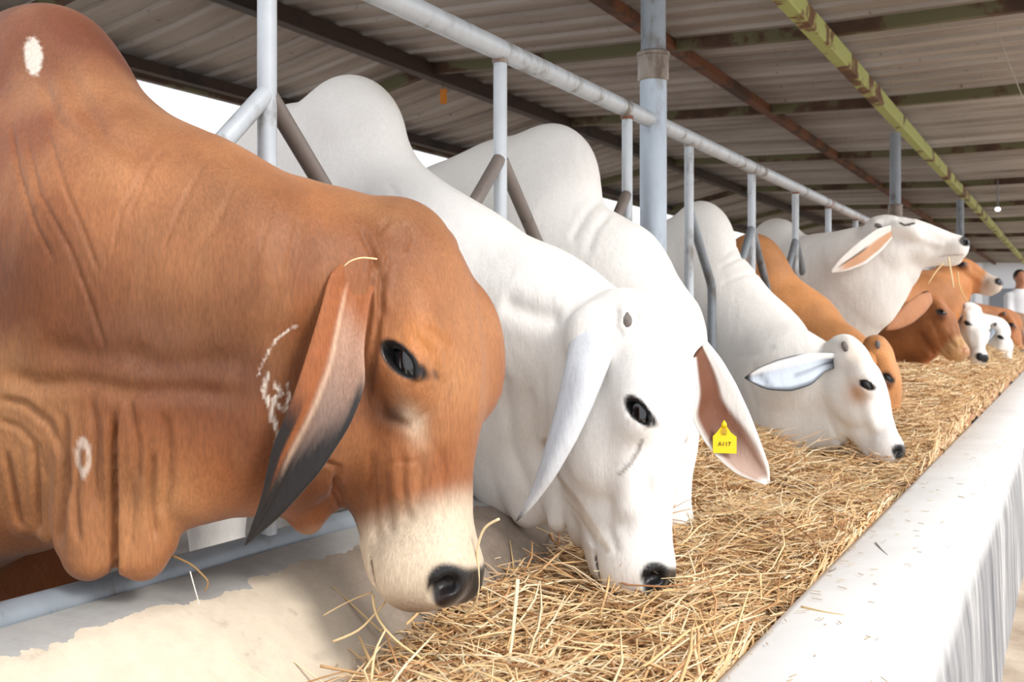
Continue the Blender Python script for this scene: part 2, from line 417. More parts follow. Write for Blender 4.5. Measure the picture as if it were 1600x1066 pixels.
def blob(c, r, rot=None, n=(24, 16)):
    V = []; F = []; nu, nv = n
    for j in range(nv+1):
        ph = math.pi*j/nv
        for i in range(nu):
            a = 2*math.pi*i/nu; V.append((math.sin(ph)*math.cos(a)*r[0], math.sin(ph)*math.sin(a)*r[1], math.cos(ph)*r[2]))
    for j in range(nv):
        for i in range(nu): F.append((j*nu+i, (j+1)*nu+i, (j+1)*nu+(i+1) % nu, j*nu+(i+1) % nu))
    V = np.array(V)
    if rot is not None: V = V@np.asarray(rot).T
    return V+np.asarray(c), np.array(F)
def polydist(pq, poly):
    """distance of 2D points to a polyline and the parameter along it"""
    best = np.full(len(pq), 1e9); tt = np.zeros(len(pq)); m = len(poly)-1
    for i in range(m):
        a = np.array(poly[i], float); b = np.array(poly[i+1], float); ba = b-a
        t = np.clip(((pq-a)@ba)/max(ba@ba, 1e-9), 0, 1); d = np.linalg.norm(pq-a-t[:, None]*ba, axis=1)
        u = d < best; best[u] = d[u]; tt[u] = (i+t[u])/m
    return best, tt
def proj(V):
    d = V-np.array([0, 0, ZC]); D = d@FV
    return np.stack([800+(d@RV)/D*FPX, HOR-d[:, 2]/D*FPX], 1), D
def vnoise(V, freq, seed=0, octv=3):
    r = np.random.default_rng(seed); o = np.zeros(len(V)); tot = 0
    for k in range(octv):
        for _ in range(5):
            d = r.normal(0, 1, 3)*freq*2**k; o += np.sin(V@d+r.random()*6.28+np.sin(V@r.normal(0, 1, 3)*freq*2**k))*.6**k; tot += .6**(2*k)*.5
    return o/math.sqrt(tot)
def sst(x, a, b):
    t = np.clip((x-a)/(b-a), 0, 1); return t*t*(3-2*t)

# ------------------------------------------------------------------ cattle
def body_sdf(f, t0, w1, hump, k=0.06, legs=True, girth=1.0):
    """trunk and legs behind the fence; hump = (w, z, length, height, lean)"""
    g = girth; Yn = np.array([0, 1.0, 0])
    f.C((-w1-0.22, t0, .98), .34*g, (-w1-0.75, t0, .95), .37*g, Yn, .72, k)
    f.C((-w1-0.75, t0, .95), .37*g, (-w1-1.45, t0, .98), .35*g, Yn, .78, k)
    f.C((-w1-1.45, t0, .98), .35*g, (-w1-1.75, t0, 1.0), .27*g, Yn, .8, k)
    f.C((-w1-0.05, t0, .86), .24*g, (-w1-0.35, t0, .80), .30*g, Yn, .7, k)
    if legs:
        for sx, sy in ((-w1-.22, .15), (-w1-.22, -.15), (-w1-1.6, .16), (-w1-1.6, -.16)):
            f.C((sx, t0+sy, .78), .12, (sx+.03, t0+sy, .42), .060, None, 1, .05)
            f.C((sx+.03, t0+sy, .42), .058, (sx, t0+sy, .10), .040, None, 1, .02)
            f.C((sx, t0+sy, .10), .050, (sx+.03, t0+sy, .045), .055, None, 1, .02)
        f.C((-w1-2.0, t0, 1.12), .04, (-w1-2.06, t0, .55), .02, None, 1, .03)
    for (c, r, rot) in hump:
        f.E(c, r, rot, .07)
def rotxz(a):
    c, s = math.cos(a), math.sin(a); return np.array([[c, 0, -s], [0, 1, 0], [s, 0, c]])

def finish_cow(label, f, head, paint, mat, ears, root_loc, creases=(), group=None, eyes=True, horns=True, post=None):
    V, Q = f.mesh()
    # the outermost shell only: drop nothing, cows have no inner voids
    nv = vnormals(V, Q)
    flipped = np.mean(np.einsum('ij,ij->i', nv, V-V.mean(0))) < 0
    if flipped: Q = Q[:, ::-1]; nv = -nv
    pq, D = proj(V)
    facing = -(nv@FV) 
    if len(creases):
        disp = np.zeros(len(V)); mask = sst(facing, -0.15, 0.25)
        for cr in creases:
            poly, wd, dp = cr[:3]; rg = cr[3] if len(cr) > 3 else 0.22
            lo = np.min(poly, 0)-4*wd; hi = np.max(poly, 0)+4*wd
            ii = np.where((pq[:, 0] > lo[0]) & (pq[:, 0] < hi[0]) & (pq[:, 1] > lo[1]) & (pq[:, 1] < hi[1]))[0]
            if not len(ii): continue
            d, t = polydist(pq[ii], poly); fade = sst(t, 0, .15)*sst(1-t, 0, .15)
            disp[ii] += (-np.exp(-(d/wd)**2)+rg*np.exp(-((d-2.0*wd)/(1.1*wd))**2))*dp*fade*mask[ii]
        V = V+nv*disp[:, None]
    if post is not None: V = post(V, nv)
    col = paint(V, nv, pq)
    Vs = [V]; Qs = [Q]; Cs = [col]; nb = len(V)
    for (ev, ef, est, ecol) in ears:
        Vs.append(ev); Qs.append(ef+nb); Cs.append(ecol); nb += len(ev)
    V = np.concatenate(Vs); Q = np.concatenate(Qs); C4 = np.concatenate(Cs)
    root = empty('cow', root_loc); tag(root, label, 'cow', group)
    mesh_obj('body', V, Q, mat, root, True, C4)
    if eyes:
        for q in (-1, 1):
            ev, ef = blob(head.w((q*.096, .230, .036)), np.array([.0195, .034, .024])*head.s, head.M)
            mesh_obj('eye', ev, ef, M_EYE, root)
    if horns:
        for q in (-1, 1):
            ev, ef = blob(head.w((q*.0895, .046, .000)), np.array([.0115, .024, .014])*head.s, head.M, (14, 10))
            o = mesh_obj('horn_bud', ev, ef, M_HORN, root)
    return root

def head_paint(col, l, muz=None, eye=None, nose=(.012, .011, .012), muzw=0.06, nosew=1.0, pol=None):
    """coat marks in head coordinates; col is n x 4 (alpha = roughness)"""
    X = np.abs(l[:, 0])
    inh = (l[:, 1] > -.05) & (l[:, 1] < .62) & (X < .16) & (np.abs(l[:, 2]) < .2)
    def blend(mask, c, ro=None):
        m = (mask*inh)[:, None]; col[:, :3] = col[:, :3]*(1-m)+np.asarray(c)[None]*m
        if ro is not None: col[:, 3] = col[:, 3]*(1-m[:, 0])+ro*m[:, 0]
    if muz is not None: blend(sst(l[:, 1]+l[:, 2]*.25, .40, .455), muz)
    if eye is not None:
        e = np.sqrt(((X-.09)/.05)**2+((l[:, 1]-.235)/.055)**2+((l[:, 2]-.030)/.038)**2); blend(1-sst(e, .55, 1.25), eye[0], None)
        if len(eye) > 1:
            pass
    ey, ez = l[:, 1]-.230, l[:, 2]-.037; e = np.sqrt(((ey*.711+ez*.703)/.037)**2+((ez*.711-ey*.703)/.0185)**2)
    blend((1-sst(e, .88, 1.10))*(X > .06), (.010, .009, .010), .35)
    # nose pad between and around the nostrils
    nd = np.sqrt(((l[:, 1]-.535)/.040)**2+((l[:, 2]-.056)/.028)**2)
    blend(1-sst(nd/nosew, .85, 1.1), nose, .32)
    return col
YN = np.array([0, 1.0, 0])
def NP(px, py, D, r): return (P(px, py, D), r)
def field(w_hi, w_lo, ylo, yhi, fine, coarse, fx, fy, fz, zlo=-.03, zhi=1.75):
    return Field(axis(-w_hi, -w_lo, fx[0], fx[1], fine, coarse), axis(ylo, yhi, fy[0], fy[1], fine, coarse), axis(zlo, zhi, fz[0], fz[1], fine, coarse))
def ear_col(st, base, rim=None, inner=None, rimw=.1, tip=None, rough=.7):
    s, u, side = st[:, 0], st[:, 1], st[:, 2]
    c = np.zeros((len(st), 4)); c[:, :3] = base; c[:, 3] = rough
    if inner is not None:
        m = (side == inner[1])*1.0
        m = m*sst(np.minimum(u, 1-u), .03, .14)
        c[:, :3] = c[:, :3]*(1-m[:, None])+np.asarray(inner[0])*m[:, None]
    if rim is not None:
        m = 1-sst(np.minimum(u, 1-u), rimw*.4, rimw); m = m*sst(s, .1, .3); c[:, :3] = c[:, :3]*(1-m[:, None])+np.asarray(rim)*m[:, None]
    if tip is not None:
        m = sst(s+ (u if tip[2] > 0 else 1-u)*.25, tip[1], tip[1]+.2); c[:, :3] = c[:, :3]*(1-m[:, None])+np.asarray(tip[0])*m[:, None]
    return c

# --- first cow: the big brown bull nearest the camera
def brown_near():
    f = field(3.6, .45, .2, 1.75, .0040, .03, (-1.62, -.58), (.66, 1.36), (.50, 1.52))
    h = Head(P(652, 340, 1.56), P(672, 946, 1.46), cv(.89, .04, .42))
    t0 = 1.0
    body_sdf(f, t0, 1.36, [(P(50, 205, 1.58), (.175, .115, .185), rotxz(.25)), (P(88, 155, 1.56), (.10, .075, .12), None), (P(-80, 170, 1.72), (.20, .11, .17), None)])
    # neck
    f.chain([NP(-60, 440, 1.62, .30), NP(130, 430, 1.50, .235), NP(330, 450, 1.47, .172), NP(500, 470, 1.52, .142), NP(585, 455, 1.55, .115)], YN, .66, .05)
    f.chain([NP(130, 290, 1.54, .17), NP(300, 340, 1.50, .10), NP(480, 395, 1.54, .075), NP(610, 390, 1.56, .062)], YN, .8, .05)
    f.chain([NP(-40, 640, 1.50, .20), NP(180, 640, 1.44, .15), NP(330, 650, 1.45, .125), NP(440, 675, 1.48, .098), NP(540, 640, 1.51, .08)], YN, .6, .05)
    # dewlap: a thin sheet gathered into hanging lobes
    f.chain([NP(-20, 690, 1.47, .10), NP(130, 700, 1.43, .11), NP(230, 700, 1.42, .095), NP(300, 690, 1.43, .08)], YN, .42, .03)
    nx = nrm(np.array([0.15, 1.0, 0]))
    for x0, y0, x1, y1, D, r in ((222, 660, 222, 866, 1.38, .036), (146, 660, 140, 864, 1.37, .037), (254, 690, 250, 845, 1.39, .024), (108, 660, 110, 845, 1.375, .022), (200, 720, 200, 868, 1.365, .020),
                                 (72, 640, 80, 826, 1.40, .019), (28, 650, 42, 808, 1.41, .023), (-20, 650, -4, 775, 1.42, .024), (285, 640, 272, 800, 1.40, .022)):
        f.C(P(x0, y0, D-.004), r*1.1, P(x1, y1, D), r, nx, .95, .012)
    # throat folds
    f.chain([NP(560, 700, 1.50, .05), NP(500, 760, 1.49, .032), NP(482, 812, 1.49, .020)], YN, .8, .02)
    f.chain([NP(440, 700, 1.47, .05), NP(465, 770, 1.48, .026), NP(478, 800, 1.485, .022)], YN, .8, .02)
    head_sdf(f, h)
    E = lambda c, r, k=.03: f.E(h.w(c), np.array(r)*h.s, h.M, k)
    E((0, .21, .034), (.070, .10, .042)); E((-.080, .200, .034), (.032, .095, .046), .06)
    f.chain([NP(604, 405, 1.50, .030), NP(580, 420, 1.465, .026)], None, 1, .03)
    cr = [
      ([(178, 640), (176, 700), (178, 790), (178, 860), (179, 912)], 5, .016),
      ([(122, 690), (118, 780), (122, 850)], 5, .006), ([(238, 700), (236, 780), (246, 850)], 6, .007), ([(205, 730), (206, 800), (203, 860)], 6, .003),
      ([(100, 640), (103, 720), (96, 800), (92, 860)], 6, .010), ([(52, 690), (58, 760), (60, 840)], 5, .008), ([(8, 700), (24, 780), (34, 830)], 5, .007),
      ([(-10, 622), (40, 632), (80, 665), (104, 720), (110, 800)], 6, .005), ([(-10, 655), (30, 668), (60, 700), (78, 760)], 5, .003),
      ([(140, 610), (150, 680), (146, 740), (150, 800)], 6, .004), ([(200, 620), (214, 690), (216, 760)], 6, .004), ([(255, 640), (262, 700), (262, 760), (250, 810)], 8, .005),
      ([(-10, 580), (60, 602), (130, 596), (200, 612), (300, 610), (400, 622)], 14, .006), ([(190, 560), (260, 575), (400, 560)], 20, .005), ([(60, 540), (160, 560), (240, 545)], 18, .004),
      ([(40, 200), (60, 300), (110, 390), (140, 470), (170, 560)], 3.5, .003), ([(70, 190), (100, 290), (130, 360), (160, 440)], 3.5, .003),
      ([(15, 180), (30, 270), (55, 350), (90, 420)], 3.5, .003), ([(205, 235), (235, 250), (190, 330), (170, 420)], 3.5, .0025),
      ([(255, 230), (230, 270), (200, 340)], 3.5, .003), ([(320, 250), (285, 320), (250, 400)], 3.5, .003), ([(375, 270), (340, 350), (290, 420)], 3.5, .0025),
      ([(100, 95), (130, 160), (165, 215), (240, 250)], 14, .006, .2), ([(65, 120), (90, 190), (140, 230)], 9, .004, .2),
      ([(470, 320), (450, 420), (430, 520)], 4, .002), ([(430, 300), (410, 380), (380, 450)], 4, .002), 
      ([(560, 350), (585, 400), (580, 470), (566, 560)], 6, .006), ([(578, 380), (598, 440), (588, 520), (572, 640)], 5, .006), ([(610, 395), (592, 450), (600, 500)], 5, .004),
      # cheek and muzzle folds
      ([(588, 590), (600, 650), (640, 668), (676, 640), (690, 600), (672, 550), (640, 515)], 7, .004), ([(660, 505), (700, 540), (704, 590), (686, 650)], 6, .0035),
      ([(600, 730), (604, 780), (612, 840)], 6, .004), ([(630, 700), (628, 760), (640, 820)], 7, .004), ([(655, 700), (656, 760), (650, 800)], 7, .003), ([(580, 700), (585, 780), (590, 850)], 6, .004), ([(688, 690), (694, 770), (690, 820)], 8, .003),
      ([(585, 730), (620, 722), (660, 722)], 4, .002), ([(520, 740), (540, 790), (566, 850)], 5, .004), ([(500, 720), (530, 730), (520, 770), (540, 810)], 4, .005), ([(610, 340), (590, 365), (600, 400)], 4, .004), ([(634, 350), (640, 370), (632, 395)], 3, .003),
      ([(716, 395), (742, 470), (750, 560), (742, 680)], 5, -.003, .0),
    ]
    base = lin(147, 85, 46); dark = lin(86, 44, 23); pale = lin(192, 138, 92); cream = lin(226, 206, 180)
    ref = [(P(150, 130, 1.50), .15, lin(108, 56, 38), .85), (P(190, 90, 1.52), .10, lin(100, 52, 36), .6), (P(215, 225, 1.46), .07, lin(104, 54, 36), .6), (P(100, 450, 1.38), .12, dark, .55), (P(200, 560, 1.36), .08, dark*.9, .6), (P(300, 560, 1.36), .09, dark*.8, .75), (P(400, 560, 1.38), .08, dark*.8, .6), (P(20, 590, 1.35), .10, dark, .6),  # hump and coat tones, plus neck shading painted as a dark band
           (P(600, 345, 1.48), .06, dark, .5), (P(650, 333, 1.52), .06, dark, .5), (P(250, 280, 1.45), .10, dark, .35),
           (P(265, 770, 1.38), .055, pale, .9), (P(60, 720, 1.36), .09, pale, .6), (P(200, 860, 1.37), .11, pale, .5), (P(390, 250, 1.45), .16, pale, .35), (P(340, 400, 1.36), .12, pale, .35), (P(720, 600, 1.45), .07, pale, .5), (P(735, 480, 1.5), .08, pale, .45), (P(20, 640, 1.35), .08, pale, .4)]  # pale dewlap, and the highlight on the neck painted into the coat
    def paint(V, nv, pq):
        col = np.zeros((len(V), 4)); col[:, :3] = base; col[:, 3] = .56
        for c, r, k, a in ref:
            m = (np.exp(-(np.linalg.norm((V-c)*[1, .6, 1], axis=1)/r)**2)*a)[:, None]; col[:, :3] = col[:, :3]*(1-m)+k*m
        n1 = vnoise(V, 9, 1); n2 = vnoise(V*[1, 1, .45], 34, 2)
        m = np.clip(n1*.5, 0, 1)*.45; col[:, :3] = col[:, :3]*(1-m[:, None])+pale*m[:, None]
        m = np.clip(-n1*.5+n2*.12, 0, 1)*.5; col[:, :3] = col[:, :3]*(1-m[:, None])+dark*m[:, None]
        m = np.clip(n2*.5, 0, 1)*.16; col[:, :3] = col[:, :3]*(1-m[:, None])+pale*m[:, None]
        l = h.loc(V)
        # jaw groove's shading painted dark, bridge paler, blackish shade of hair round the eye
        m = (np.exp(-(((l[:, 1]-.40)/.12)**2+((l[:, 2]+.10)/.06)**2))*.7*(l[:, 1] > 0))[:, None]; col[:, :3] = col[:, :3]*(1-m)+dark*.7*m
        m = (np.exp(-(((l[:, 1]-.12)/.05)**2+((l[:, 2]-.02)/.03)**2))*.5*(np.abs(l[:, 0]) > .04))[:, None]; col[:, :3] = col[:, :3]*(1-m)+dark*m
        X = np.abs(l[:, 0])
        for cy, cz, ry, rz, k, a in ((.30, .008, .022, .030, np.array([.03, .016, .01]), .85), (.25, -.02, .04, .02, dark*.4, .6), (.315, .03, .03, .012, cream, .45), (.20, .06, .03, .02, lin(190, 120, 50), .4)):
            m = (np.exp(-(((l[:, 1]-cy)/ry)**2+((l[:, 2]-cz)/rz)**2))*a*(X > .05)*(X < .13))[:, None]; col[:, :3] = col[:, :3]*(1-m)+k*m
        head_paint(col, l, muz=cream*.92, nosew=.9)
        m = (np.exp(-(((l[:, 1]-.575)/.03)**2+((l[:, 2]+.01)/.05)**2))*.8)[:, None]*((l[:, 1] > .5) & (X < .1))[:, None]; col[:, :3] = col[:, :3]*(1-m)+lin(96, 58, 40)*m
        # white scar marks on the shoulder and behind the ear
        fc = -(nv@FV) > 0.1
        mk = lambda poly, wd: (1-sst(polydist(pq, poly)[0], wd*.6, wd))*fc
        nz = np.sin(pq[:, 0]*.9+np.sin(pq[:, 1]*.7)*2)*np.sin(pq[:, 1]*.55+pq[:, 0]*.3)
        m = np.zeros(len(V))
        d = np.sqrt(((pq[:, 0]-52-(pq[:, 1]-88)*.05)/14)**2+((pq[:, 1]-88)/30)**2)+nz*.12; m = np.maximum(m, (1-sst(d, .85, 1.1))*fc)
        for poly, wd in (([(432, 530), (420, 550), (407, 575), (402, 590)], 1.8), ([(465, 508), (445, 520), (430, 532)], 2.2), ([(418, 585), (412, 610), (424, 640), (430, 660)], 5), ([(430, 600), (440, 615), (426, 625), (440, 640)], 4.5), ([(425, 655), (435, 680), (432, 692)], 4), ([(448, 600), (452, 620), (446, 640)], 3)):
            m = np.maximum(m, mk(poly, wd)*np.clip(.65+nz*.6, 0, 1))
        d = np.abs(np.sqrt(((pq[:, 0]-130)/9)**2+((pq[:, 1]-715)/24)**2)-1); m = np.maximum(m, (1-sst(d, .2, .5))*.6*fc)
        col[:, :3] = col[:, :3]*(1-m[:, None])+lin(222, 208, 194)*m[:, None]
        return col
    # ear nearest the camera hanging down from under the horn bud
    De = lambda d: 1.50+d
    Lp = [P(590, 388, De(-.02)), P(552, 396, De(-.085)), P(516, 425, De(-.125)), P(501, 485, De(-.15)), P(478, 560, De(-.17)), P(455, 630, De(-.18)), P(425, 700, De(-.17)), P(408, 780, De(-.15)), P(382, 852, De(-.13))]
    Rp = [P(596, 400, De(-.02)), P(590, 430, De(-.075)), P(576, 480, De(-.11)), P(568, 545, De(-.135)), P(571, 605, De(-.155)), P(545, 668, De(-.17)), P(498, 740, De(-.17)), P(440, 805, De(-.15)), P(384, 853, De(-.13))]
    V, F, st, G = ear_mesh(Lp, Rp, -FV*-.26, .008, 21, 50, curl=(.36, .05, -FV*.05))
    s, u = st[:, 0], st[:, 1]
    c = np.zeros((len(V), 4)); c[:, 3] = .62; c[:, :3] = base*1.05
    inn = sst(u, .28, .34)*sst(s, .24, .38)
    c[:, :3] = c[:, :3]*(1-inn[:, None])+lin(168, 130, 108)*inn[:, None]
    g = sst(s, .35, .6)*inn; c[:, :3] = c[:, :3]*(1-g[:, None])+lin(132, 108, 96)*g[:, None]
    k = sst(s+u*.30, .74, .92); k = np.maximum(k, sst(u, .86, .95)*sst(s, .40, .50)); k = np.maximum(k, sst(.22-u, 0, .08)*sst(s, .52, .66))
    st_ = .5+.5*np.sin(u*38+s*6); k = np.clip(k+.25*st_*sst(s, .55, .7)*inn, 0, 1)
    c[:, :3] = c[:, :3]*(1-k[:, None])+lin(38, 34, 34)*k[:, None]
    v = np.exp(-((u-.36)/.02)**2)*sst(s, .2, .3)*(1-sst(s, .7, .8)); c[:, :3] = c[:, :3]*(1-.6*v[:, None])+lin(226, 190, 160)*.6*v[:, None]
    # far ear, hidden behind the head
    b = h.w((-.10 if h.x@FV < 0 else .10, .07, -.05)); q = 1.0 if h.x@FV > 0 else -1.0
    e2 = gen_ear(h, q, .24, np.array([.02, .95, -.25]), ear_base=dark)
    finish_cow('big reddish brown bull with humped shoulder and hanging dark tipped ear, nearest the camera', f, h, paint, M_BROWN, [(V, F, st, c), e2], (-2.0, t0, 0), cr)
def gen_ear(h, q, L, dirn, wd=.085, ear_base=None, inner=None, rim=None, up=None, inner_side=0, bow=.2, tip=None):
    """ear at side q (+1/-1) of the head, pointing along head-space vector dirn"""
    d = np.array([q*.55, 0, 0])+np.asarray(dirn); d = nrm(d)
    u = np.array([0, .3, 1.0]) if up is None else np.asarray(up, float); u = nrm(u-d*np.dot(u, d))
    base = np.array([q*.070, .075, -.040]); Lp = []; Rp = []
    for t in np.linspace(0, 1, 9):
        wv = wd*(.30+.70*math.sin(math.pi*min(1, (t*.92+.10))**.85)) if t < .99 else .004
        if t < .99: wv *= 1.0
        droop = np.array([0, 0, 0])
        c = base+d*L*t+droop
        Lp.append(h.w(c-u*wv/2)); Rp.append(h.w(c+u*wv/2))
    nrmv = np.cross(h.M@d, h.M@u)
    V, F, st, G = ear_mesh(Lp, Rp, nrmv*bow*q, .007*h.s, 13, 22)
    return V, F, st, ear_col(st, ear_base, rim, (inner, inner_side) if inner is not None else None, tip=tip)

WH = lin(238, 235, 231)*1.0; WHW = lin(232, 222, 208); GREY = lin(150, 148, 150)
def white_paint(h, blots=(), eye=None, muz=None, base=WH, nose=(.012, .011, .012)):
    def paint(V, nv, pq):
        col = np.zeros((len(V), 4)); col[:, :3] = base; col[:, 3] = .6
        for c, r, k, a in blots:
            m = (np.exp(-(np.linalg.norm(V-c, axis=1)/r)**2)*a)[:, None]; col[:, :3] = col[:, :3]*(1-m)+k*m
        head_paint(col, h.loc(V), muz=muz, eye=eye, nose=nose); return col
    return paint
def closed_eye(h, line, wd):
    def paint(V, nv, pq):
        col = np.zeros((len(V), 4)); col[:, :3] = WH; col[:, 3] = .6; l = h.loc(V); keep = col.copy()
        head_paint(col, l); e = (np.abs(l[:, 1]-.226) < .09) & (np.abs(l[:, 0]) > .05); col[e] = keep[e]
        m = ((1-sst(polydist(pq, line)[0], wd*.7, wd*1.3))*(-(nv@FV) > 0))[:, None]; col[:, :3] = col[:, :3]*(1-m)+lin(50, 42, 40)*m
        m = ((1-sst(polydist(pq, [(1468, 401), (1485, 399), (1505, 398)])[0], .6, 1.8))*.5)[:, None]; col[:, :3] = col[:, :3]*(1-m)+lin(150, 110, 90)*m
        return col
    return paint
def brown_paint(h, base, dark, muz=None, blots=(), nose=(.012, .011, .012)):
    def paint(V, nv, pq):
        col = np.zeros((len(V), 4)); col[:, :3] = base; col[:, 3] = .6
        for c, r, k, a in blots:
            m = (np.exp(-(np.linalg.norm(V-c, axis=1)/r)**2)*a)[:, None]; col[:, :3] = col[:, :3]*(1-m)+k*m
        n1 = vnoise(V, 8, 3); m = np.clip(n1*.5, -1, 1)[:, None]*.22; col[:, :3] *= 1+m; head_paint(col, h.loc(V), muz=muz, eye=(dark,), nose=nose); return col
    return paint

def white_tagged():
    f = field(4.1, .3, 1.2, 2.6, .0050, .035, (-1.9, -.45), (1.45, 2.2), (.40, 1.56))
    t0 = 1.95; h = Head(P(1004, 480, 2.03), P(992, 928, 1.90), cv(.90, .06, .42))
    body_sdf(f, t0, 1.6, [(P(545, 228, 2.46), (.155, .10, .17), rotxz(.15)), (P(470, 260, 2.60), (.20, .13, .16), None), (P(390, 290, 2.7), (.2, .14, .14), None)])
    f.chain([NP(560, 420, 2.46, .27), NP(690, 470, 2.32, .215), NP(830, 520, 2.17, .168), NP(930, 560, 2.08, .135), NP(985, 550, 2.04, .10)], YN, .7, .05)
    f.chain([NP(590, 330, 2.43, .15), NP(740, 420, 2.27, .09), NP(880, 480, 2.12, .065)], YN, .8, .05)
    f.chain([NP(700, 640, 2.32, .16), NP(800, 660, 2.2, .12), NP(880, 660, 2.10, .09)], YN, .6, .05)
    f.chain([NP(745, 700, 2.28, .10), NP(800, 745, 2.18, .075), NP(850, 760, 2.10, .06), NP(905, 770, 2.03, .04)], YN, .45, .03)
    f.chain([NP(970, 490, 2.0, .036), NP(930, 520, 1.97, .036), NP(918, 570, 1.955, .026)], FV, .55, .04)
    f.C(P(800, 700, 2.16), .045, P(822, 800, 2.12), .030, YN, .8, .02)
    f.C(P(870, 740, 2.07), .035, P(872, 815, 2.04), .022, YN, .8, .015); f.C(P(895, 760, 2.03), .03, P(905, 838, 2.0), .018, YN, .8, .012)
    head_sdf(f, h)
    E = lambda c, r, k=.03, sub=False: f.E(h.w(c), np.array(r)*h.s, h.M, k, sub)
    E((0, .03, .0), (.088, .038, .055)); E((0, .13, .025), (.088, .10, .055)); E((-.098, .165, .030), (.036, .095, .050))
    cr = [([(850, 560), (848, 640), (858, 720), (880, 790), (920, 850)], 6, .006), ([(830, 600), (835, 680), (850, 740)], 7, .004), ([(780, 470), (830, 490), (880, 500)], 16, .008), ([(760, 560), (790, 600), (800, 700), (830, 780)], 8, .006),
          ([(880, 780), (905, 810), (935, 860)], 4, .005), ([(975, 650), (1000, 640), (1022, 650)], 3.5, .004), ([(1000, 690), (985, 715), (965, 735)], 3, .003), ([(560, 300), (590, 330), (600, 380)], 7, .004), ([(600, 280), (640, 330), (680, 370)], 5, .003),
          ([(965, 480), (960, 510), (975, 530)], 5, .004), ([(990, 480), (1000, 505), (985, 530)], 4, .004), ([(700, 380), (690, 430)], 6, .003), ([(955, 770), (950, 820), (965, 870)], 7, .003), ([(1010, 740), (1020, 800), (1005, 850)], 8, .003), ([(1060, 640), (1050, 720), (1062, 800), (1050, 850)], 6, -.003, 0)]
    def paint0(V, nv, pq):
        col = np.zeros((len(V), 4)); col[:, :3] = WH; col[:, 3] = .6
        l = h.loc(V)
        for c, r, k, a in ((P(620, 300, 2.25), .10, GREY, .35), (P(575, 330, 2.3), .09, lin(120, 118, 118), .45), (P(800, 640, 2.05), .15, WHW, .5), (P(905, 840, 1.98), .05, lin(150, 130, 105), .5), (P(935, 870, 1.92), .05, lin(190, 178, 165), .5)):
            m = (np.exp(-(np.linalg.norm(V-c, axis=1)/r)**2)*a)[:, None]; col[:, :3] = col[:, :3]*(1-m)+k*m
        # tear line below the eye
        fc = -(nv@FV) > 0
        d, t = polydist(pq, [(1004, 688), (998, 705), (985, 725), (968, 742)]); m = ((1-sst(d, 1.2, 4.2))*.6*fc)[:, None]; col[:, :3] = col[:, :3]*(1-m)+lin(90, 80, 78)*m
        d, t = polydist(pq, [(850, 690), (872, 745), (905, 790), (950, 860)]); m = ((1-sst(d, 2, 7))*.6*fc)[:, None]; col[:, :3] = col[:, :3]*(1-m)+lin(168, 142, 112)*m
        n1 = vnoise(V, 12, 5); m = np.clip(n1*.5, 0, 1)[:, None]*.22; col[:, :3] = col[:, :3]*(1-m)+lin(214, 206, 196)*m
        return head_paint(col, l, nosew=.92)
    Lp = [P(930, 478, 2.03), P(908, 482, 2.02), P(894, 510, 1.98), P(884, 570, 1.93), P(868, 640, 1.92), P(846, 720, 1.92), P(828, 775, 1.93), P(806, 814, 1.95)]
    Rp = [P(978, 495, 2.0), P(964, 540, 1.935), P(944, 590, 1.905), P(924, 640, 1.90), P(900, 690, 1.90), P(868, 745, 1.91), P(838, 785, 1.93), P(808, 815, 1.95)]
    V, F, st, G = ear_mesh(Lp, Rp, -FV*.30, .009, 17, 40)
    c = ear_col(st, lin(226, 230, 236), None, None); s, u = st[:, 0], st[:, 1]
    m = (sst(s, .93, .99)*.9)[:, None]; c[:, :3] = c[:, :3]*(1-m)+lin(70, 62, 60)*m
    m = (np.exp(-((u-.35)/.22)**2)*sst(s, .25, .5)*.35)[:, None]; c[:, :3] = c[:, :3]*(1-m)+lin(160, 172, 190)*m
    ears = [(V, F, st, c)]
    # far ear turned with its brown inside to the camera
    Lp = [P(1085, 560, 2.07), P(1090, 620, 2.06), P(1082, 655, 2.06), P(1100, 690, 2.06), P(1125, 720, 2.06), P(1152, 742, 2.06), P(1196, 758, 2.06)]
    Rp = [P(1104, 532, 2.10), P(1128, 562, 2.09), P(1150, 600, 2.08), P(1172, 648, 2.07), P(1188, 690, 2.06), P(1202, 730, 2.06), P(1203, 754, 2.06)]
    V, F, st, G2 = ear_mesh(Lp, Rp, FV*.28, .009, 19, 40)
    s, u = st[:, 0], st[:, 1]; c = np.zeros((len(V), 4)); c[:, 3] = .6; c[:, :3] = WH
    lim = .64+.22*sst(s, .35, .8)
    m = (1-sst(u, lim, lim+.12))*sst(u, .02, .08)*(1-sst(s, .93, .98))
    br = lin(112, 68, 46)[None]*(1-sst(s, .45, .85))[:, None]+lin(176, 148, 134)[None]*sst(s, .45, .85)[:, None]
    c[:, :3] = c[:, :3]*(1-m[:, None])+br*m[:, None]
    m2 = np.exp(-((u-lim+.10)/.07)**2)*sst(s, .45, .6)*(1-sst(s, .85, .92))*.6; c[:, :3] = c[:, :3]*(1-m2[:, None])+lin(120, 70, 50)*m2[:, None]
    ears.append((V, F, st, c))
    r = finish_cow('white cow with a yellow ear tag, eating behind the big brown bull', f, h, paint0, M_WHITE, ears, (-2.2, t0, 0), cr)
    # the tag
    D = 2.068; x0, x1, y0, y1 = 1114, 1151, 682, 708
    pts = [(x0, y1), (x1, y1+1), (x1, 683), (1142, 676), (1136, 667), (1127, 667), (1121, 675), (x0, 682)]
    k = FPX/D; pl = [P(x, y, D-.012) for x, y in pts]; bk = [p+FV*.0025 for p in pl]; n = len(pl); m = MB()
    m.add(pl+bk, [tuple(range(n)), tuple(range(2*n-1, n-1, -1))]+[(i, i+n, (i+1) % n+n, (i+1) % n) for i in range(n)])
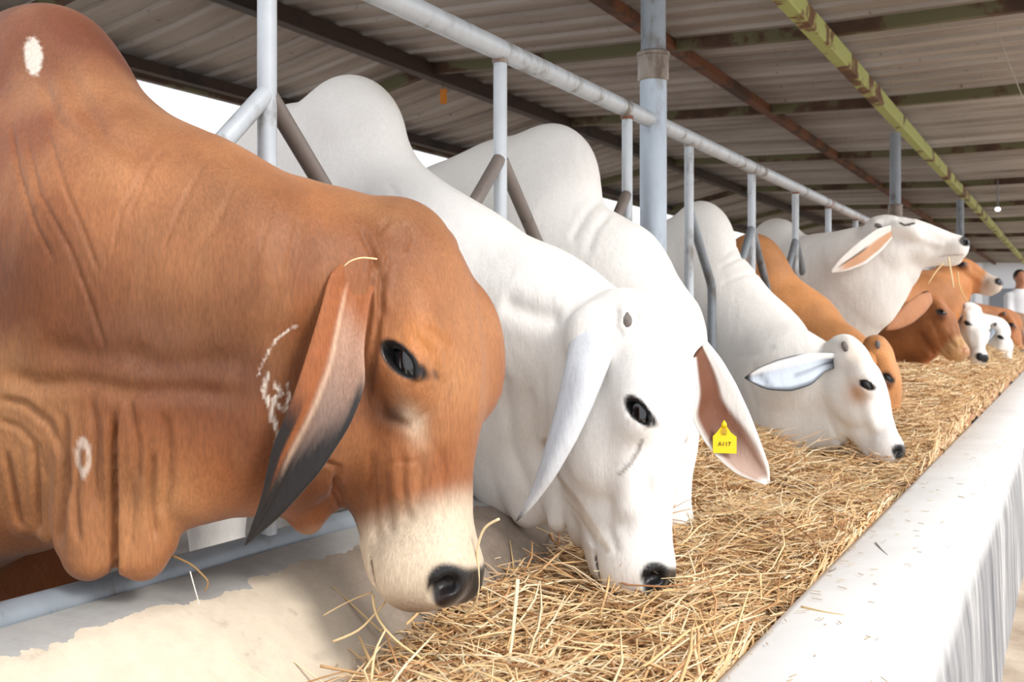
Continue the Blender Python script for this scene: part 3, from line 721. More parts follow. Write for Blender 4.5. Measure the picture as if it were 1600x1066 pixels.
    t = m.build('ear_tag', M_YEL, r); t['label'] = 'yellow plastic ear tag'
    m = MB(); m.tube([P(1131.5, 667, D-.010), P(1131.5, 662, D-.012), P(1131.5, 657, D-.012)], [.006, .005, .001], 12); m.build('tag_button', M_YEL, t, True)
    m = MB(); m.tube([P(1131.5, 674, D-.0135), P(1131.5, 674, D-.0155)], [.0055, .0055], 14); m.build('tag_rivet', simple('dull_yellow', lin(190, 150, 20), .4), t)
    def word(txt, px, py, size, name):
        cu = bpy.data.curves.new(name, 'FONT'); cu.body = txt; cu.size = size; cu.extrude = .0002; cu.align_x = 'CENTER'
        o = bpy.data.objects.new('tmp', cu); COL.objects.link(o); dg = bpy.context.evaluated_depsgraph_get()
        me = bpy.data.meshes.new_from_object(o.evaluated_get(dg)); bpy.data.objects.remove(o)
        base = P(px, py, D-.0133); co = np.zeros(len(me.vertices)*3); me.vertices.foreach_get('co', co); co = co.reshape(-1, 3)
        co = base+co[:, :1]*RV+co[:, 1:2]*UV-co[:, 2:]*FV-np.array(parent_world(t)); me.vertices.foreach_set('co', co.ravel().astype(np.float32)); me.materials.clear(); me.materials.append(M_INK)
        oo = bpy.data.objects.new(name, me); COL.objects.link(oo); oo.parent = t
    word('A117', 1132, 697, .012, 'lettering'); word('M3', 1132, 680, .006, 'lettering')

def simple_cow(label, t0, w1, hump, neck, head, zdir, mat, paintf, fine, ears, brisket=(), creases=(), headfine=None, extra=None, hump_r=None, fx=None, fy=None, fz=None, neck_sq=.68, group=None, horns=True, eyes=True):
    pm, mm = head; h = Head(P(*pm), P(*mm), zdir)
    allp = np.array([p for p, r in neck]+[h.o, h.w((0, .56, 0))]); lo = allp.min(0)-.25; hi = allp.max(0)+.25
    fx = fx or (lo[0], hi[0]); fy = fy or (lo[1], hi[1]); fz = fz or (lo[2], min(1.62, hi[2]+.1))
    f = Field(axis(-w1-2.3, hi[0]+.05, fx[0], fx[1], fine, .05), axis(min(t0-.5, lo[1]-.05), max(t0+.5, hi[1]+.05), fy[0], fy[1], fine, .05), axis(-.03, 1.8, fz[0], fz[1], fine, .05))
    body_sdf(f, t0, w1, hump)
    f.chain(neck, YN, neck_sq, .05)
    for b in brisket: f.chain(b, YN, .5, .035)
    head_sdf(f, h, fine < .012, eyes)
    if extra: extra(f, h)
    es = [gen_ear(h, q, **e) for q, e in ears(h)] if callable(ears) else ears
    return finish_cow(label, f, h, paintf(h), mat, es, (-w1-.8, t0, 0), creases, group, eyes=eyes, horns=horns), h
BR = lin(172, 110, 66); BRD = lin(104, 60, 38); OR = lin(200, 138, 86)
def px_ear(Lp, Rp, bul, cfun, thick=.008, curl=None, n=30, m=15):
    V, F, st, G = ear_mesh([P(*p) for p in Lp], [P(*p) for p in Rp], bul, thick, m, n, curl); return V, F, st, cfun(st)
def build_herd():
    brown_near()
    white_tagged()
    # third: white, head hidden behind the tagged one
    simple_cow('white cow with its head hidden behind the tagged one, its smooth hump in view', 2.65, 1.62,
        [(P(862, 285, 2.95), (.145, .10, .17), rotxz(.12)), (P(790, 320, 3.05), (.20, .13, .20), None), (P(720, 330, 3.15), (.22, .15, .16), None)],
        [NP(850, 420, 2.95, .26), NP(940, 460, 2.85, .20), NP(1010, 530, 2.74, .15), NP(1040, 580, 2.68, .11)], ((1040, 525, 2.66), (1038, 858, 2.48)), cv(.92, .05, .3),
        M_WHITE, lambda h: white_paint(h, [(P(900, 250, 2.85), .08, GREY, .15)], nose=WH), .008,
        lambda h: [(q, dict(L=.24, dirn=(0, .9, -.2), ear_base=WH)) for q in (-1, 1)],
        brisket=[[NP(900, 560, 2.85, .16), NP(1000, 640, 2.72, .10)]],
        creases=[([(905, 215), (915, 260), (925, 300), (940, 330)], 5, .003), ([(955, 330), (930, 360), (915, 400)], 5, .005), ([(945, 300), (915, 335), (890, 380)], 5, .005), ([(880, 215), (900, 230), (912, 250)], 4, .003)])
    # fourth: white with spread bluish ear and tan patch by the eye
    def ear4(st):
        c = ear_col(st, lin(228, 228, 230), None, None); s, u, sd = st.T
        i = (sst(u, .22, .34))*sst(s, .05, .15); c[:, :3] = c[:, :3]*(1-i[:, None])+lin(196, 206, 220)*i[:, None]
        d = i*np.clip(np.exp(-((s-.16)/.13)**2)*.9+np.exp(-((u-.55-s*.1)/.06)**2)*.5*(s < .6)+.5*np.exp(-((s-.9+u*.1)/.03)**2), 0, 1)
        r = np.maximum(1-sst(1-u, .05, .10), 1-sst(1-s, .03, .07))*sst(s, .1, .2); r = np.maximum(r, (1-sst(u, .03, .07))*sst(s, .4, .6))
        d = np.maximum(d, r); c[:, :3] = c[:, :3]*(1-d[:, None])+lin(44, 46, 52)*d[:, None]; return c
    tan = lin(214, 178, 140)
    simple_cow('white cow with tan patch under its eye and a bluish ear held out sideways', 3.87, 1.62,
        [(P(1098, 382, 4.08), (.13, .10, .175), rotxz(.15)), (P(1050, 420, 4.18), (.20, .13, .20), None), (P(990, 430, 4.25), (.25, .15, .18), None)],
        [NP(1112, 470, 4.03, .205), NP(1186, 545, 3.88, .168), NP(1230, 590, 3.72, .165), NP(1300, 600, 3.64, .12)], ((1322, 527, 3.60), (1392, 722, 3.50)), cv(.72, .25, .42),
        M_WHITE, lambda h: white_paint(h, [(P(1337, 616, 3.48), .040, lin(206, 150, 104), .9), (P(1312, 595, 3.50), .018, tan, .6), (P(1320, 535, 3.52), .03, lin(120, 110, 105), .5), (P(1345, 550, 3.5), .06, tan, .4)], muz=lin(226, 222, 220)), .0072,
        [px_ear([(1322, 556, 3.60), (1300, 552, 3.54), (1255, 552, 3.46), (1215, 562, 3.42), (1185, 574, 3.40), (1163, 590, 3.40)], [(1320, 572, 3.60), (1290, 580, 3.52), (1268, 602, 3.44), (1235, 612, 3.41), (1195, 609, 3.40), (1164, 592, 3.40)], FV*.22, ear4)],
        neck_sq=.6, brisket=[[NP(1150, 620, 3.86, .12), NP(1220, 660, 3.72, .11), NP(1290, 665, 3.64, .09)]],
        creases=[([(1120, 420), (1150, 405), (1180, 395)], 3, .004), ([(1125, 445), (1160, 430), (1195, 425)], 3, .004), ([(1130, 400), (1150, 385), (1165, 370)], 3, .003), ([(1140, 560), (1180, 555), (1215, 540)], 5, .004), ([(1180, 560), (1170, 600), (1185, 640)], 4, .003), ([(1330, 600), (1345, 592), (1362, 600)], 3, .004), ([(1290, 640), (1310, 690), (1340, 715)], 4, .004)], fx=(-1.5, -.4), fy=(3.2, 4.1), fz=(.3, 1.5))
    # fifth: orange brown, mostly behind the fourth
    simple_cow('orange brown cow behind the white one with the bluish ear, its muzzle just showing', 4.6, 1.6,
        [(P(1178, 425, 4.72), (.15, .11, .18), rotxz(.15))],
        [NP(1180, 480, 4.75, .24), NP(1245, 520, 4.62, .185), NP(1310, 570, 4.45, .15), NP(1360, 590, 4.30, .11)], ((1374, 528, 4.22), (1392, 690, 4.15)), cv(.85, .0, .45),
        M_BROWN, lambda h: brown_paint(h, OR, BRD, None, [(P(1398, 602, 4.0), .02, lin(40, 34, 34), .0)]), .010,
        lambda h: [(q, dict(L=.2, dirn=(0, .9, -.2), ear_base=OR)) for q in (-1, 1)])
    # sixth: white, head raised with straw in the mouth
    def ear6(st):
        c = ear_col(st, WH, None, None); s, u, sd = st.T
        i = sst(u, .35, .5)*(1-sst(u, .86, .95))*(1-sst(s, .75, .95)); c[:, :3] = c[:, :3]*(1-i[:, None])+lin(206, 158, 124)*i[:, None]
        d = np.exp(-((u-.42)/.05)**2)*sst(s, .35, .5)*(1-sst(s, .8, .9)); c[:, :3] = c[:, :3]*(1-d[:, None])+lin(60, 48, 46)*d[:, None]; return c
    def ex6(f, h):
        f.chain([NP(1315, 470, 5.15, .21), NP(1362, 450, 5.06, .15), NP(1412, 424, 5.0, .07)], YN, .5, .05)
        for c_, r_ in (((0, .28, -.10), (.05, .16, .07)), ((0, .455, -.07), (.048, .09, .048)), ((0, .36, .03), (.05, .12, .04))): f.E(h.w(c_), np.array(r_)*h.s, h.M, .03)
        f.chain([NP(1315, 515, 5.12, .15), NP(1350, 485, 5.05, .11)], YN, .5, .05)
    simple_cow('white cow with raised head, closed eye and straw hanging from its mouth', 5.45, 1.5,
        [(P(1215, 400, 5.42), (.16, .12, .20), rotxz(.1))],
        [NP(1230, 470, 5.40, .33), NP(1285, 450, 5.25, .27), NP(1332, 425, 5.12, .20), NP(1382, 390, 5.02, .145)], ((1362, 346, 5.02), (1511, 392, 4.88)), cv(.20, .9, .30),
        M_WHITE, lambda h: closed_eye(h, [(1406, 348), (1414, 352), (1428, 349)], 1.8), .0075,
        [px_ear([(1392, 352, 4.90), (1370, 358, 4.87), (1340, 380, 4.84), (1312, 405, 4.84), (1297, 424, 4.86)], [(1394, 372, 4.90), (1378, 392, 4.87), (1352, 413, 4.85), (1322, 424, 4.85), (1298, 427, 4.86)], FV*.2, ear6)],
        extra=ex6, eyes=False, creases=[([(1400, 340), (1412, 345), (1430, 342)], 4, .006)], fx=(-1.6, -.3), fy=(4.5, 5.7), fz=(.5, 1.7))
    # seventh: brown, head down
    simple_cow('brown cow with lowered head and drooping ear, beneath the raised white head', 6.35, 1.6,
        [(P(1330, 470, 6.4), (.2, .12, .16), None)],
        [NP(1330, 520, 6.3, .28), NP(1390, 530, 6.1, .22), NP(1435, 520, 5.92, .17)], ((1452, 458, 5.85), (1502, 560, 5.62)), cv(.70, .35, .55),
        M_BROWN, lambda h: brown_paint(h, BR, BRD, lin(206, 160, 112), nose=lin(190, 140, 100)), .010,
        [px_ear([(1452, 456, 5.66), (1434, 460, 5.58), (1412, 477, 5.50), (1393, 499, 5.46), (1383, 515, 5.45)], [(1456, 474, 5.66), (1446, 488, 5.58), (1425, 506, 5.50), (1401, 516, 5.46), (1384, 517, 5.45)], -FV*.2, lambda st: ear_col(st, lin(184, 128, 92)), n=20, m=11)],
        brisket=[[NP(1390, 590, 6.05, .10), NP(1440, 590, 5.9, .08)]], creases=[([(1478, 520), (1486, 535), (1496, 545)], 2.5, .006), ([(1466, 528), (1474, 545), (1486, 558)], 2.5, .006), ([(1452, 500), (1462, 512), (1466, 530)], 3, .006), ([(1490, 505), (1498, 525), (1503, 545)], 2.5, .005), ([(1440, 520), (1448, 540), (1462, 556)], 4, .01)], fx=(-1.4, -.3), fy=(5.2, 6.7))
    # eighth: brown, head raised behind the white raised one
    simple_cow('brown cow with raised head and grey mouth, behind the raised white head', 7.25, 1.6,
        [(at_w(1.62, 7.25, .30), (.2, .12, .16), None)],
        [(at_w(1.4, 7.25, -.02), .26), NP(1440, 480, 7.15, .24), NP(1475, 455, 7.25, .18)], ((1466, 398, 7.35), (1562, 452, 7.1)), cv(.35, .85, .3),
        M_BROWN, lambda h: brown_paint(h, lin(192, 128, 78), BRD, lin(206, 190, 176)), .012, lambda h: [(q, dict(L=.24, dirn=(0, .7, -.6), ear_base=BR)) for q in (-1, 1)])
    # ninth: white face towards the camera
    simple_cow('white cow facing the camera over the straw, beside the lowered brown head', 8.2, 1.6,
        [(at_w(1.62, 8.2, .30), (.2, .12, .16), None)],
        [(at_w(1.4, 8.2, -.05), .24), NP(1505, 520, 7.6, .18)], ((1518, 475, 7.1), (1530, 568, 6.9)), cv(.35, .35, .85),
        M_WHITE, lambda h: white_paint(h, []), .012, lambda h: [(q, dict(L=.2, dirn=(0, .7, -.3), ear_base=WH)) for q in (-1, 1)])
    simple_cow('white cow farthest along the trough, its head down in the straw', 10.85, 1.6,
        [(at_w(1.62, 10.85, .30), (.2, .12, .16), None)],
        [(at_w(1.4, 10.85, -.05), .24), NP(1550, 520, 10.2, .17)], ((1561, 508, 9.6), (1573, 582, 9.3)), cv(.60, .25, .6),
        M_WHITE, lambda h: white_paint(h, []), .014, lambda h: [(q, dict(L=.22, dirn=(0, .95, -.1), ear_base=lin(170, 180, 195))) for q in (-1, 1)])
    simple_cow('distant brown cow with its head turned, behind the farthest white one', 13.0, 1.6,
        [(at_w(1.62, 13.0, .30), (.2, .12, .16), None)],
        [(at_w(1.4, 13.0, -.02), .27), NP(1568, 508, 12.3, .20)], ((1572, 492, 11.9), (1592, 560, 11.5)), cv(.7, .3, .4),
        M_BROWN, lambda h: brown_paint(h, BR, BRD), .016, lambda h: [(q, dict(L=.24, dirn=(0, .9, -.2), ear_base=lin(196, 140, 100))) for q in (-1, 1)])
    simple_cow('dark brown cow cut off by the right edge below the person', 14.3, 1.6,
        [(at_w(1.62, 14.3, .30), (.2, .12, .16), None)],
        [(at_w(1.4, 14.3, -.02), .27), NP(1590, 510, 13.4, .18)], ((1592, 508, 12.9), (1606, 555, 12.6)), cv(.5, .3, .7),
        M_BROWN, lambda h: brown_paint(h, lin(150, 112, 82), BRD), .018, lambda h: [(q, dict(L=.24, dirn=(0, .9, -.2), ear_base=BR)) for q in (-1, 1)])

# ------------------------------------------------------------------ fence of welded pipe
def at_w(w, t, h): return np.array([-w, t, ZC+h])
HT, HB = .636, -.385
def fence():
    root = empty('feeding_fence', (-W0, 1.3, 0)); tag(root, 'long welded pipe feeding fence the cows reach through, with angled braces', 'fence')
    m = MB()
    m.tube([at_w(W0, -1.0, HT), at_w(W0, 3.0, HT), at_w(W0, 14.9, HT)], .0255, 20); auto_smooth(m.build('top_rail', M_PIPE, root))
    m = MB(); m.tube([at_w(W0, -1.0, HB), at_w(W0, 14.9, HB)], .024, 16); auto_smooth(m.build('bottom_rail', M_POSTG, root))
    ts = [.515+.8*i-.8 for i in range(0, 3)]+[2.115, 2.9, 3.47, 4.27, 5.04, 5.8]+[6.6+.8*i for i in range(11)]
    for i, t in enumerate(ts):
        m = MB(); m.tube([at_w(W0, t, HT-.02), at_w(W0, t, HB+.02)], .0165, 14)
        o = auto_smooth(m.build('upright', M_PIPE, root))
        m = MB(); m.tube([at_w(W0, t, HT-.032), at_w(W0, t, HT-.022)], .0195, 14); auto_smooth(m.build('weld', M_RUSTY, o))
        hj = .375; sp = .26 if t > 1.4 else .27
        for q in (-1, 1):
            if abs(t+q*sp-3.12) < .1: continue
            m = MB(); m.tube([at_w(W0, t+q*.006, hj), at_w(W0, t+q*(sp-.02), hj-.235), at_w(W0, t+q*(sp-.003), hj-.262), at_w(W0, t+q*sp, hj-.30), at_w(W0, t+q*sp, HB+.02)], .0165, 12)
            auto_smooth(m.build('brace', M_POSTG if i > 4 else (M_PIPEBR if (q > 0 or i > 2) else M_PIPE), root))
    # posts up to the roof beam
    for i, (t, y1) in enumerate(((3.12, 0), (8.2, 0), (13.2, 0))):
        D = (W0*ST+t*CT)
        lab = ['tall round post with a ringed collar, nearest the camera in the fence', 'second round post in the fence, behind the raised white head', 'third round post far along the fence'][i]
        w = W0+(.0 if i else .0)
        root = empty('support_post', (-W0, t, .3)); tag(root, lab, 'post', 'roof posts along the fence')
        m = MB(); m.tube([at_w(w, t, -.90), at_w(w, t, .80)], .0435, 24); auto_smooth(m.build('lower_pipe', M_POST, root))
        m = MB(); m.tube([at_w(w, t, .775), at_w(w, t, 1.40)], .0405, 24); auto_smooth(m.build('upper_pipe', M_POSTG, root))
        m = MB(); m.tube([at_w(w, t, .765), at_w(w, t, .77), at_w(w, t, .842), at_w(w, t, .846), at_w(w, t, .855), at_w(w, t, .860)], [.0465, .050, .050, .054, .054, .047], 28); auto_smooth(m.build('collar', M_RUSTY, root))

# ------------------------------------------------------------------ roof
def roof_h(w):
    return np.interp(w, [-6, -2.2, -.9, 1.2, 3.85, 4.85], [1.45, 1.62, 1.66, 1.66, 1.75, 1.54])
def ceiling():
    ws = [5.0, 4.4, 3.85, 3.0, 2.1, 1.2, .3, -.6]; pitch = .24
    ts = []; t = 1.0
    while t < 34:
        for dt, dz in ((0, 0), (.19, 0), (.20, -.022), (.222, -.022), (.232, 0)): ts.append((t+dt, dz))
        t += pitch
    V = []; F = []
    for w in ws:
        for t, dz in ts: V.append((-w, t, ZC+roof_h(w)+dz))
    n = len(ts)
    for i in range(len(ws)-1):
        for j in range(n-1): F.append((i*n+j, i*n+j+1, (i+1)*n+j+1, (i+1)*n+j))
    o = mesh_obj('ceiling', V, F, M_ROOF, None, False); tag(o, kind='structure', label='ribbed sheet metal shed roof')
    sm = o.modifiers.new('thick', 'SOLIDIFY'); sm.thickness = .004; sm.offset = 1
    def beam(w, t0, t1, mat, wd, ht, label, drop=.0, sag=False):
        m = MB(); N_ = 1
        z = roof_h(w)-.022-ht/2-drop
        m.bar(at_w(w, t0, z), at_w(w, t1, z), wd, ht); b = m.build('roof_beam', mat, None, origin=at_w(w, (t0+t1)/2, z)); tag(b, label, 'beam', 'roof beams running along the shed')
        bv = b.modifiers.new('b', 'BEVEL'); bv.width = .006
        return b
    beam(1.195, .6, 34, M_GREEN, .075, .10, 'flaking pale green beam over the fence posts', drop=.07)
    beam(2.12, .6, 34, M_RUST, .07, .07, 'rust brown roof beam behind the green one', drop=.0)
    beam(3.85, .6, 34, M_DARK, .09, .10, 'dark brown roof beam above the white humps', drop=.0)
    beam(4.86, .6, 34, M_DARK, .10, .07, 'dark eave beam along the bright open side', drop=-.012)
    m = MB(); z = roof_h(4.86)-.062; m.bar(at_w(4.94, .6, z), at_w(4.94, 34, z), .05, .08); b = m.build('gutter_board', M_OLIVE, None, origin=at_w(4.93, 8, z)); tag(b, 'grey green board under the dark eave beam', 'board')
    cross = [(3.35, 'grey purlin at the top left corner'), (5.85, 'first olive green purlin crossing behind the tall post'), (8.0, 'second purlin, rust streaked, crossing behind the green beam'), (10.6, 'third pale green purlin crossing the roof'), (13.3, 'fourth purlin crossing the roof'), (15.9, 'fifth purlin crossing the roof, far back'), (18.5, 'sixth purlin crossing the far roof'), (22, 'far purlin, second from the back of the roof'), (27, 'last purlin at the back of the roof')]
    for t, lab in cross:
        pts = [4.85, 3.85, 1.2, -.6]; m = MB(); hgt = .07
        for a, b in zip(pts[:-1], pts[1:]):
            m.bar(at_w(a, t, roof_h(a)-.022-hgt/2), at_w(b, t, roof_h(b)-.022-hgt/2), .05, hgt)
        o = m.build('roof_purlin', M_OLIVE, None, origin=at_w(2.1, t, roof_h(2.1)-.03)); tag(o, lab, 'purlin', 'roof purlins crossing the shed')
    # small orange clip under the first purlin, hanging wire
    p = P(693, 152, 6.93)
    m = MB(); m.bar(p-UV*.045, p+UV*.055, .045, .006, FV); r_ = empty('orange_strip', p); m.build('strip', simple('orange_plastic', lin(214, 128, 30), .6), r_); m = MB(); m.tube([p+UV*.04, P(693, 152, 6.93)+UV*.235], .002, 5); m.build('string', M_DARK, r_); o = r_; tag(o, 'small orange strip hanging under the roof above the white humps', 'strip')
    m = MB(); a = P(1535, -20, 5.5); b = P(1604, 168, 5.5); m.tube([a, (a+b)/2-UV*.02, b, P(1640, 300, 5.5)], .003, 6); o = m.build('wire', simple('pale_wire', lin(170, 160, 150), .6), None, origin=a); tag(o, 'thin pale wire hanging from the roof at the top right corner', 'wire')
    p = P(1559, 327, 12.0); V, F = blob(p, (.03, .03, .025)); m2, nt, bs = newmat('lit_bulb'); bs.inputs['Emission Color'].default_value = (1, .98, .95, 1); bs.inputs['Emission Strength'].default_value = 3
    m = MB(); m.tube([p+UV*.02, p+UV*.06, p+UV*.35], [.018, .012, .004], 8)
    r = empty('light_bulb', p); tag(r, 'small lit bulb hanging under the far roof', 'bulb'); mesh_obj('glass', V, F, m2, r); m.build('socket', M_POSTG, r)

# ------------------------------------------------------------------ trough, ground
TEND = 15.0
def trough():
    r = empty('feed_trough', (-.7, 4, 0)); tag(r, 'long concrete feed trough with white painted outer wall', 'trough')
    def profile(name, pr, mat, t0=-1.5, t1=TEND, step=.12, wob=.0, smooth=True):
        ts = np.arange(t0, t1+.01, step); V = []; F = []; n = len(pr)
        for t in ts:
            for (w, z) in pr:
                k = wob*(math.sin(t*3.1+z*9)+.6*math.sin(t*7.7+w*30)+.4*math.sin(t*17+z*40)); V.append((-w+k, t, z+k*.6))
        for i in range(len(ts)-1):
            for j in range(n): F.append((i*n+j, i*n+(j+1) % n, (i+1)*n+(j+1) % n, (i+1)*n+j))
        F.append(tuple(range(n))[::-1]); F.append(tuple((len(ts)-1)*n+j for j in range(n)))
        return auto_smooth(mesh_obj(name, V, F, mat, r, False), 50)
    zt = ZC-.51
    profile('outer_wall', [(.46, .10), (.455, zt-.03), (.447, zt-.008), (.43, zt), (.33, zt+.004), (.235, zt+.002), (.205, zt-.015), (.193, zt-.045), (.185, zt-.12), (.172, -.02), (.46, -.02)], M_WALL, wob=.0022)
    zc = ZC-.395
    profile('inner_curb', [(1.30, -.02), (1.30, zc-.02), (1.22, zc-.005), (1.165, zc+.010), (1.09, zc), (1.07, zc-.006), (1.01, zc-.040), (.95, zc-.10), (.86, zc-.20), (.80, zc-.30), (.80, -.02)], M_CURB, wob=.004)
    m = MB(); m.box((-.84, -1.5, -.01), (-.42, TEND, .22)); m.build('bed', M_BED, r)
    # cement lip the bottom rail sits in
    s = MB(); s.box((-12, -3, -.05), (14, 60, 0)); g = s.build('floor', M_SAND); tag(g, 'dusty pale ground', kind='structure')
    s = MB(); s.box((-6.0, -2.5, 0), (-1.30, 34, .02)); g = s.build('floor_stall', M_MUD); tag(g, 'muddy stall floor behind the fence', kind='structure')
def bed_h(w, t):
    """straw surface height relative to the camera"""
    w = np.asarray(w); t = np.asarray(t)
    far = sst(t, 3.5, 5.0); mid = np.clip((w-.45)/.42, 0, 1)
    near = -.548+.018*mid+.020*np.sin(np.pi*np.clip(mid, 0, 1))
    fr = -.53+.24*np.sin(np.pi*np.clip(mid*.62+.04, 0, 1))
    near = near+.11*sst(w, .78, 1.06)*sst(t, 2.15, 2.7)
    h = near*(1-far)+fr*far+.05*sst(w, .95, 1.1)*far
    h = h+.018*np.sin(t*4.1+w*7)+.012*np.sin(t*9.3-w*13)+.008*np.sin(t*21+w*31)
    return h
def straw():
    # bedding surface
    ts = np.arange(.7, TEND, .04); ws = np.linspace(.44, 1.13, 34); T, W = np.meshgrid(ts, ws, indexing='ij')
    Z = ZC+bed_h(W, T)-.02; V = np.stack([-W, T, Z], 2).reshape(-1, 3); n = len(ws)
    i, j = np.meshgrid(np.arange(len(ts)-1), np.arange(n-1), indexing='ij'); i = i.ravel(); j = j.ravel()
    F = np.stack([i*n+j, i*n+j+1, (i+1)*n+j+1, (i+1)*n+j], 1)
    c0 = np.concatenate([np.tile(lin(176, 132, 92), (len(V), 1)), np.ones((len(V), 1))], 1)
    Vs = [V]; Fs = [F]; Cs = [c0]; nb = len(V)
    def strands(n_, t0, t1, Lr, wr, lift, pw=1.0, wlo=.45, whi=.97, tilt=.16):
        nonlocal nb
        t = t0+(t1-t0)*rng.random(n_)**pw; wv = wlo+(whi-wlo)*rng.random(n_)
        L = rng.uniform(*Lr, n_); az = rng.uniform(0, 2*np.pi, n_)
        # near the outer wall and the curb the stems lie along the trough
        edge = (wv < wlo+.07)
        az = np.where(edge, np.pi/2+rng.normal(0, .35, n_), az)
        pit = rng.normal(0, tilt, n_); cur = rng.normal(0, 1.5, n_); K = 6; rad = rng.uniform(*wr, n_)/2
        z0 = ZC+bed_h(wv, t)+rng.random(n_)**1.5*lift-.02
        s = np.linspace(-.5, .5, K); ang = az[:, None]+cur[:, None]*s[None]+rng.normal(0, .10, (n_, K))
        step = L[:, None]/(K-1); dx = np.cos(ang)*step; dy = np.sin(ang)*step; dz = np.sin(pit)[:, None]*step+rng.normal(0, .12, (n_, K))*step
        x = -wv[:, None]+np.cumsum(dx, 1)-dx.sum(1)[:, None]/2; y = t[:, None]+np.cumsum(dy, 1)-dy.sum(1)[:, None]/2; z = z0[:, None]+np.cumsum(dz, 1)-dz.sum(1)[:, None]/2
        x = np.clip(x, np.where(y > 2.3, -1.13, -1.03), -.452); zb = ZC+bed_h(np.clip(-x, .45, 1.12), y)
        z = np.maximum(z, zb-.014+.01*rng.random((n_, 1)))
        C = np.stack([x, y, z], 2); tg = np.gradient(C, axis=1); tg /= np.linalg.norm(tg, axis=2)[..., None]+1e-9
        sd = np.cross(tg, [0, 0, 1.0]); sd /= np.linalg.norm(sd, axis=2)[..., None]+1e-9; up = np.cross(sd, tg)
        tap = np.ones(K); tap[0] = .6; tap[-1] = .35; R = rad[:, None, None]*tap[None, :, None]
        ring = [C+sd*R, C+up*R*.75, C-sd*R]
        VV = np.stack(ring, 2).reshape(n_, K*3, 3)
        base = np.arange(n_)[:, None]*(K*3)
        fl = []
        for a in range(K-1):
            for b in range(3):
                fl.append([a*3+b, a*3+(b+1) % 3, (a+1)*3+(b+1) % 3, (a+1)*3+b])
        FF = (np.array(fl)[None]+base[:, :, None]).reshape(-1, 4)+nb
        pal = np.array([lin(232, 200, 156), lin(216, 176, 126), lin(240, 216, 180), lin(196, 150, 104), lin(224, 190, 140), lin(168, 122, 84)])
        cc = np.minimum(pal[rng.choice(6, n_, p=[.28, .22, .20, .10, .14, .06])]*rng.uniform(.92, 1.2, (n_, 1)), .93)
        CC = np.concatenate([np.repeat(cc, K*3, 0), np.ones((n_*K*3, 1))], 1)
        Vs.append(VV.reshape(-1, 3)); Fs.append(FF); Cs.append(CC); nb += n_*K*3
    strands(24000, .95, 2.6, (.05, .22), (.0022, .0046), .035)
    strands(3600, .95, 2.6, (.14, .30), (.0035, .0060), .050, tilt=.22)
    strands(17000, 2.4, 5.2, (.06, .24), (.0035, .0060), .045, whi=1.12)
    strands(13000, 4.8, TEND-.5, (.08, .24), (.006, .010), .055, pw=1.4, whi=1.1)
    strands(1500, 1.0, 4.5, (.16, .34), (.0045, .0070), .060, tilt=.2)
    V = np.concatenate(Vs); F = np.concatenate(Fs); C = np.concatenate(Cs)
    o = mesh_obj('straw_bedding', V, F, M_STRAW, None, False, C, origin=(-.7, 4, .4)); tag(o, 'thick layer of dry straw fodder filling the trough', 'straw', kind='stuff')
    # chaff blown onto the wall top
    n_ = 130; t = 1.4+4.5*rng.random(n_)**1.3; wv = .43-.20*rng.random(n_)**2; L = rng.uniform(.005, .022, n_); az = rng.uniform(0, 6.28, n_); m = MB()
    for k in range(n_):
        a = np.array([-wv[k], t[k], ZC-.5045]); d = np.array([math.cos(az[k]), math.sin(az[k]), 0])*L[k]/2; m.bar(a-d, a+d, .0014, .0012)
    o = m.build('straw_chaff', simple('chaff', lin(190, 172, 146), .7), None, origin=(-.35, 3, ZC-.5)); tag(o, 'fine chaff scattered on the white wall top', 'chaff', kind='stuff')
    def stalk(pts, r, label, c=(226, 196, 150), grp='loose straw stalks'):
        pp = [P(*p) for p in pts]; q = []
        for k in range(len(pp)-1):
            p0 = pp[max(k-1, 0)]; p1 = pp[k]; p2 = pp[k+1]; p3 = pp[min(k+2, len(pp)-1)]
            for s in np.linspace(0, 1, 5)[:-1]: q.append(.5*((2*p1)+(-p0+p2)*s+(2*p0-5*p1+4*p2-p3)*s*s+(-p0+3*p1-3*p2+p3)*s**3))
        q.append(pp[-1]); m = MB(); m.tube(q, list(np.linspace(r, r*.7, len(q))), 8)
        key = 'straw_%d_%d_%d' % c; mt = bpy.data.materials.get(key) or simple(key, lin(*c), .55)
        o = m.build('straw_stalk', mt, None, True, origin=q[0]); tag(o, label, 'straw', grp); return o
    stalk([(589, 405, 1.37), (566, 403, 1.36), (548, 408, 1.355), (538, 416, 1.355)], .0014, 'short pale straw lying across the brown bull beside its ear')
    stalk([(780, 811, 1.42), (757, 826, 1.43), (746, 860, 1.44), (748, 900, 1.45), (744, 940, 1.47), (722, 965, 1.5)], .0020, 'tall curved straw rising beside the black nose of the brown bull', (236, 214, 172))
    stalk([(809, 905, 1.45), (805, 950, 1.44), (800, 1000, 1.43), (794, 1040, 1.42)], .0030, 'thick pale straw standing upright in the foreground', (240, 222, 186))
    stalk([(520, 1003, 1.44), (560, 985, 1.45), (590, 955, 1.46), (606, 935, 1.48)], .0020, 'pale straw poking out over the trough slope below the brown muzzle')
    stalk([(582, 925, 1.50), (545, 940, 1.49), (505, 962, 1.48)], .0014, 'faint straw beside the brown muzzle, pointing left')
    stalk([(582, 930, 1.47), (590, 965, 1.45), (618, 1000, 1.43), (660, 1030, 1.42)], .0020, 'curved straw under the brown chin', (232, 204, 150))
    stalk([(500, 1041, 1.36), (560, 1052, 1.37), (640, 1068, 1.38)], .0022, 'brownish straw at the bottom edge of the picture', (190, 150, 104))
    stalk([(580, 1066, 1.34), (586, 1020, 1.36), (602, 985, 1.38)], .0020, 'upright straw at the left end of the straw bed')
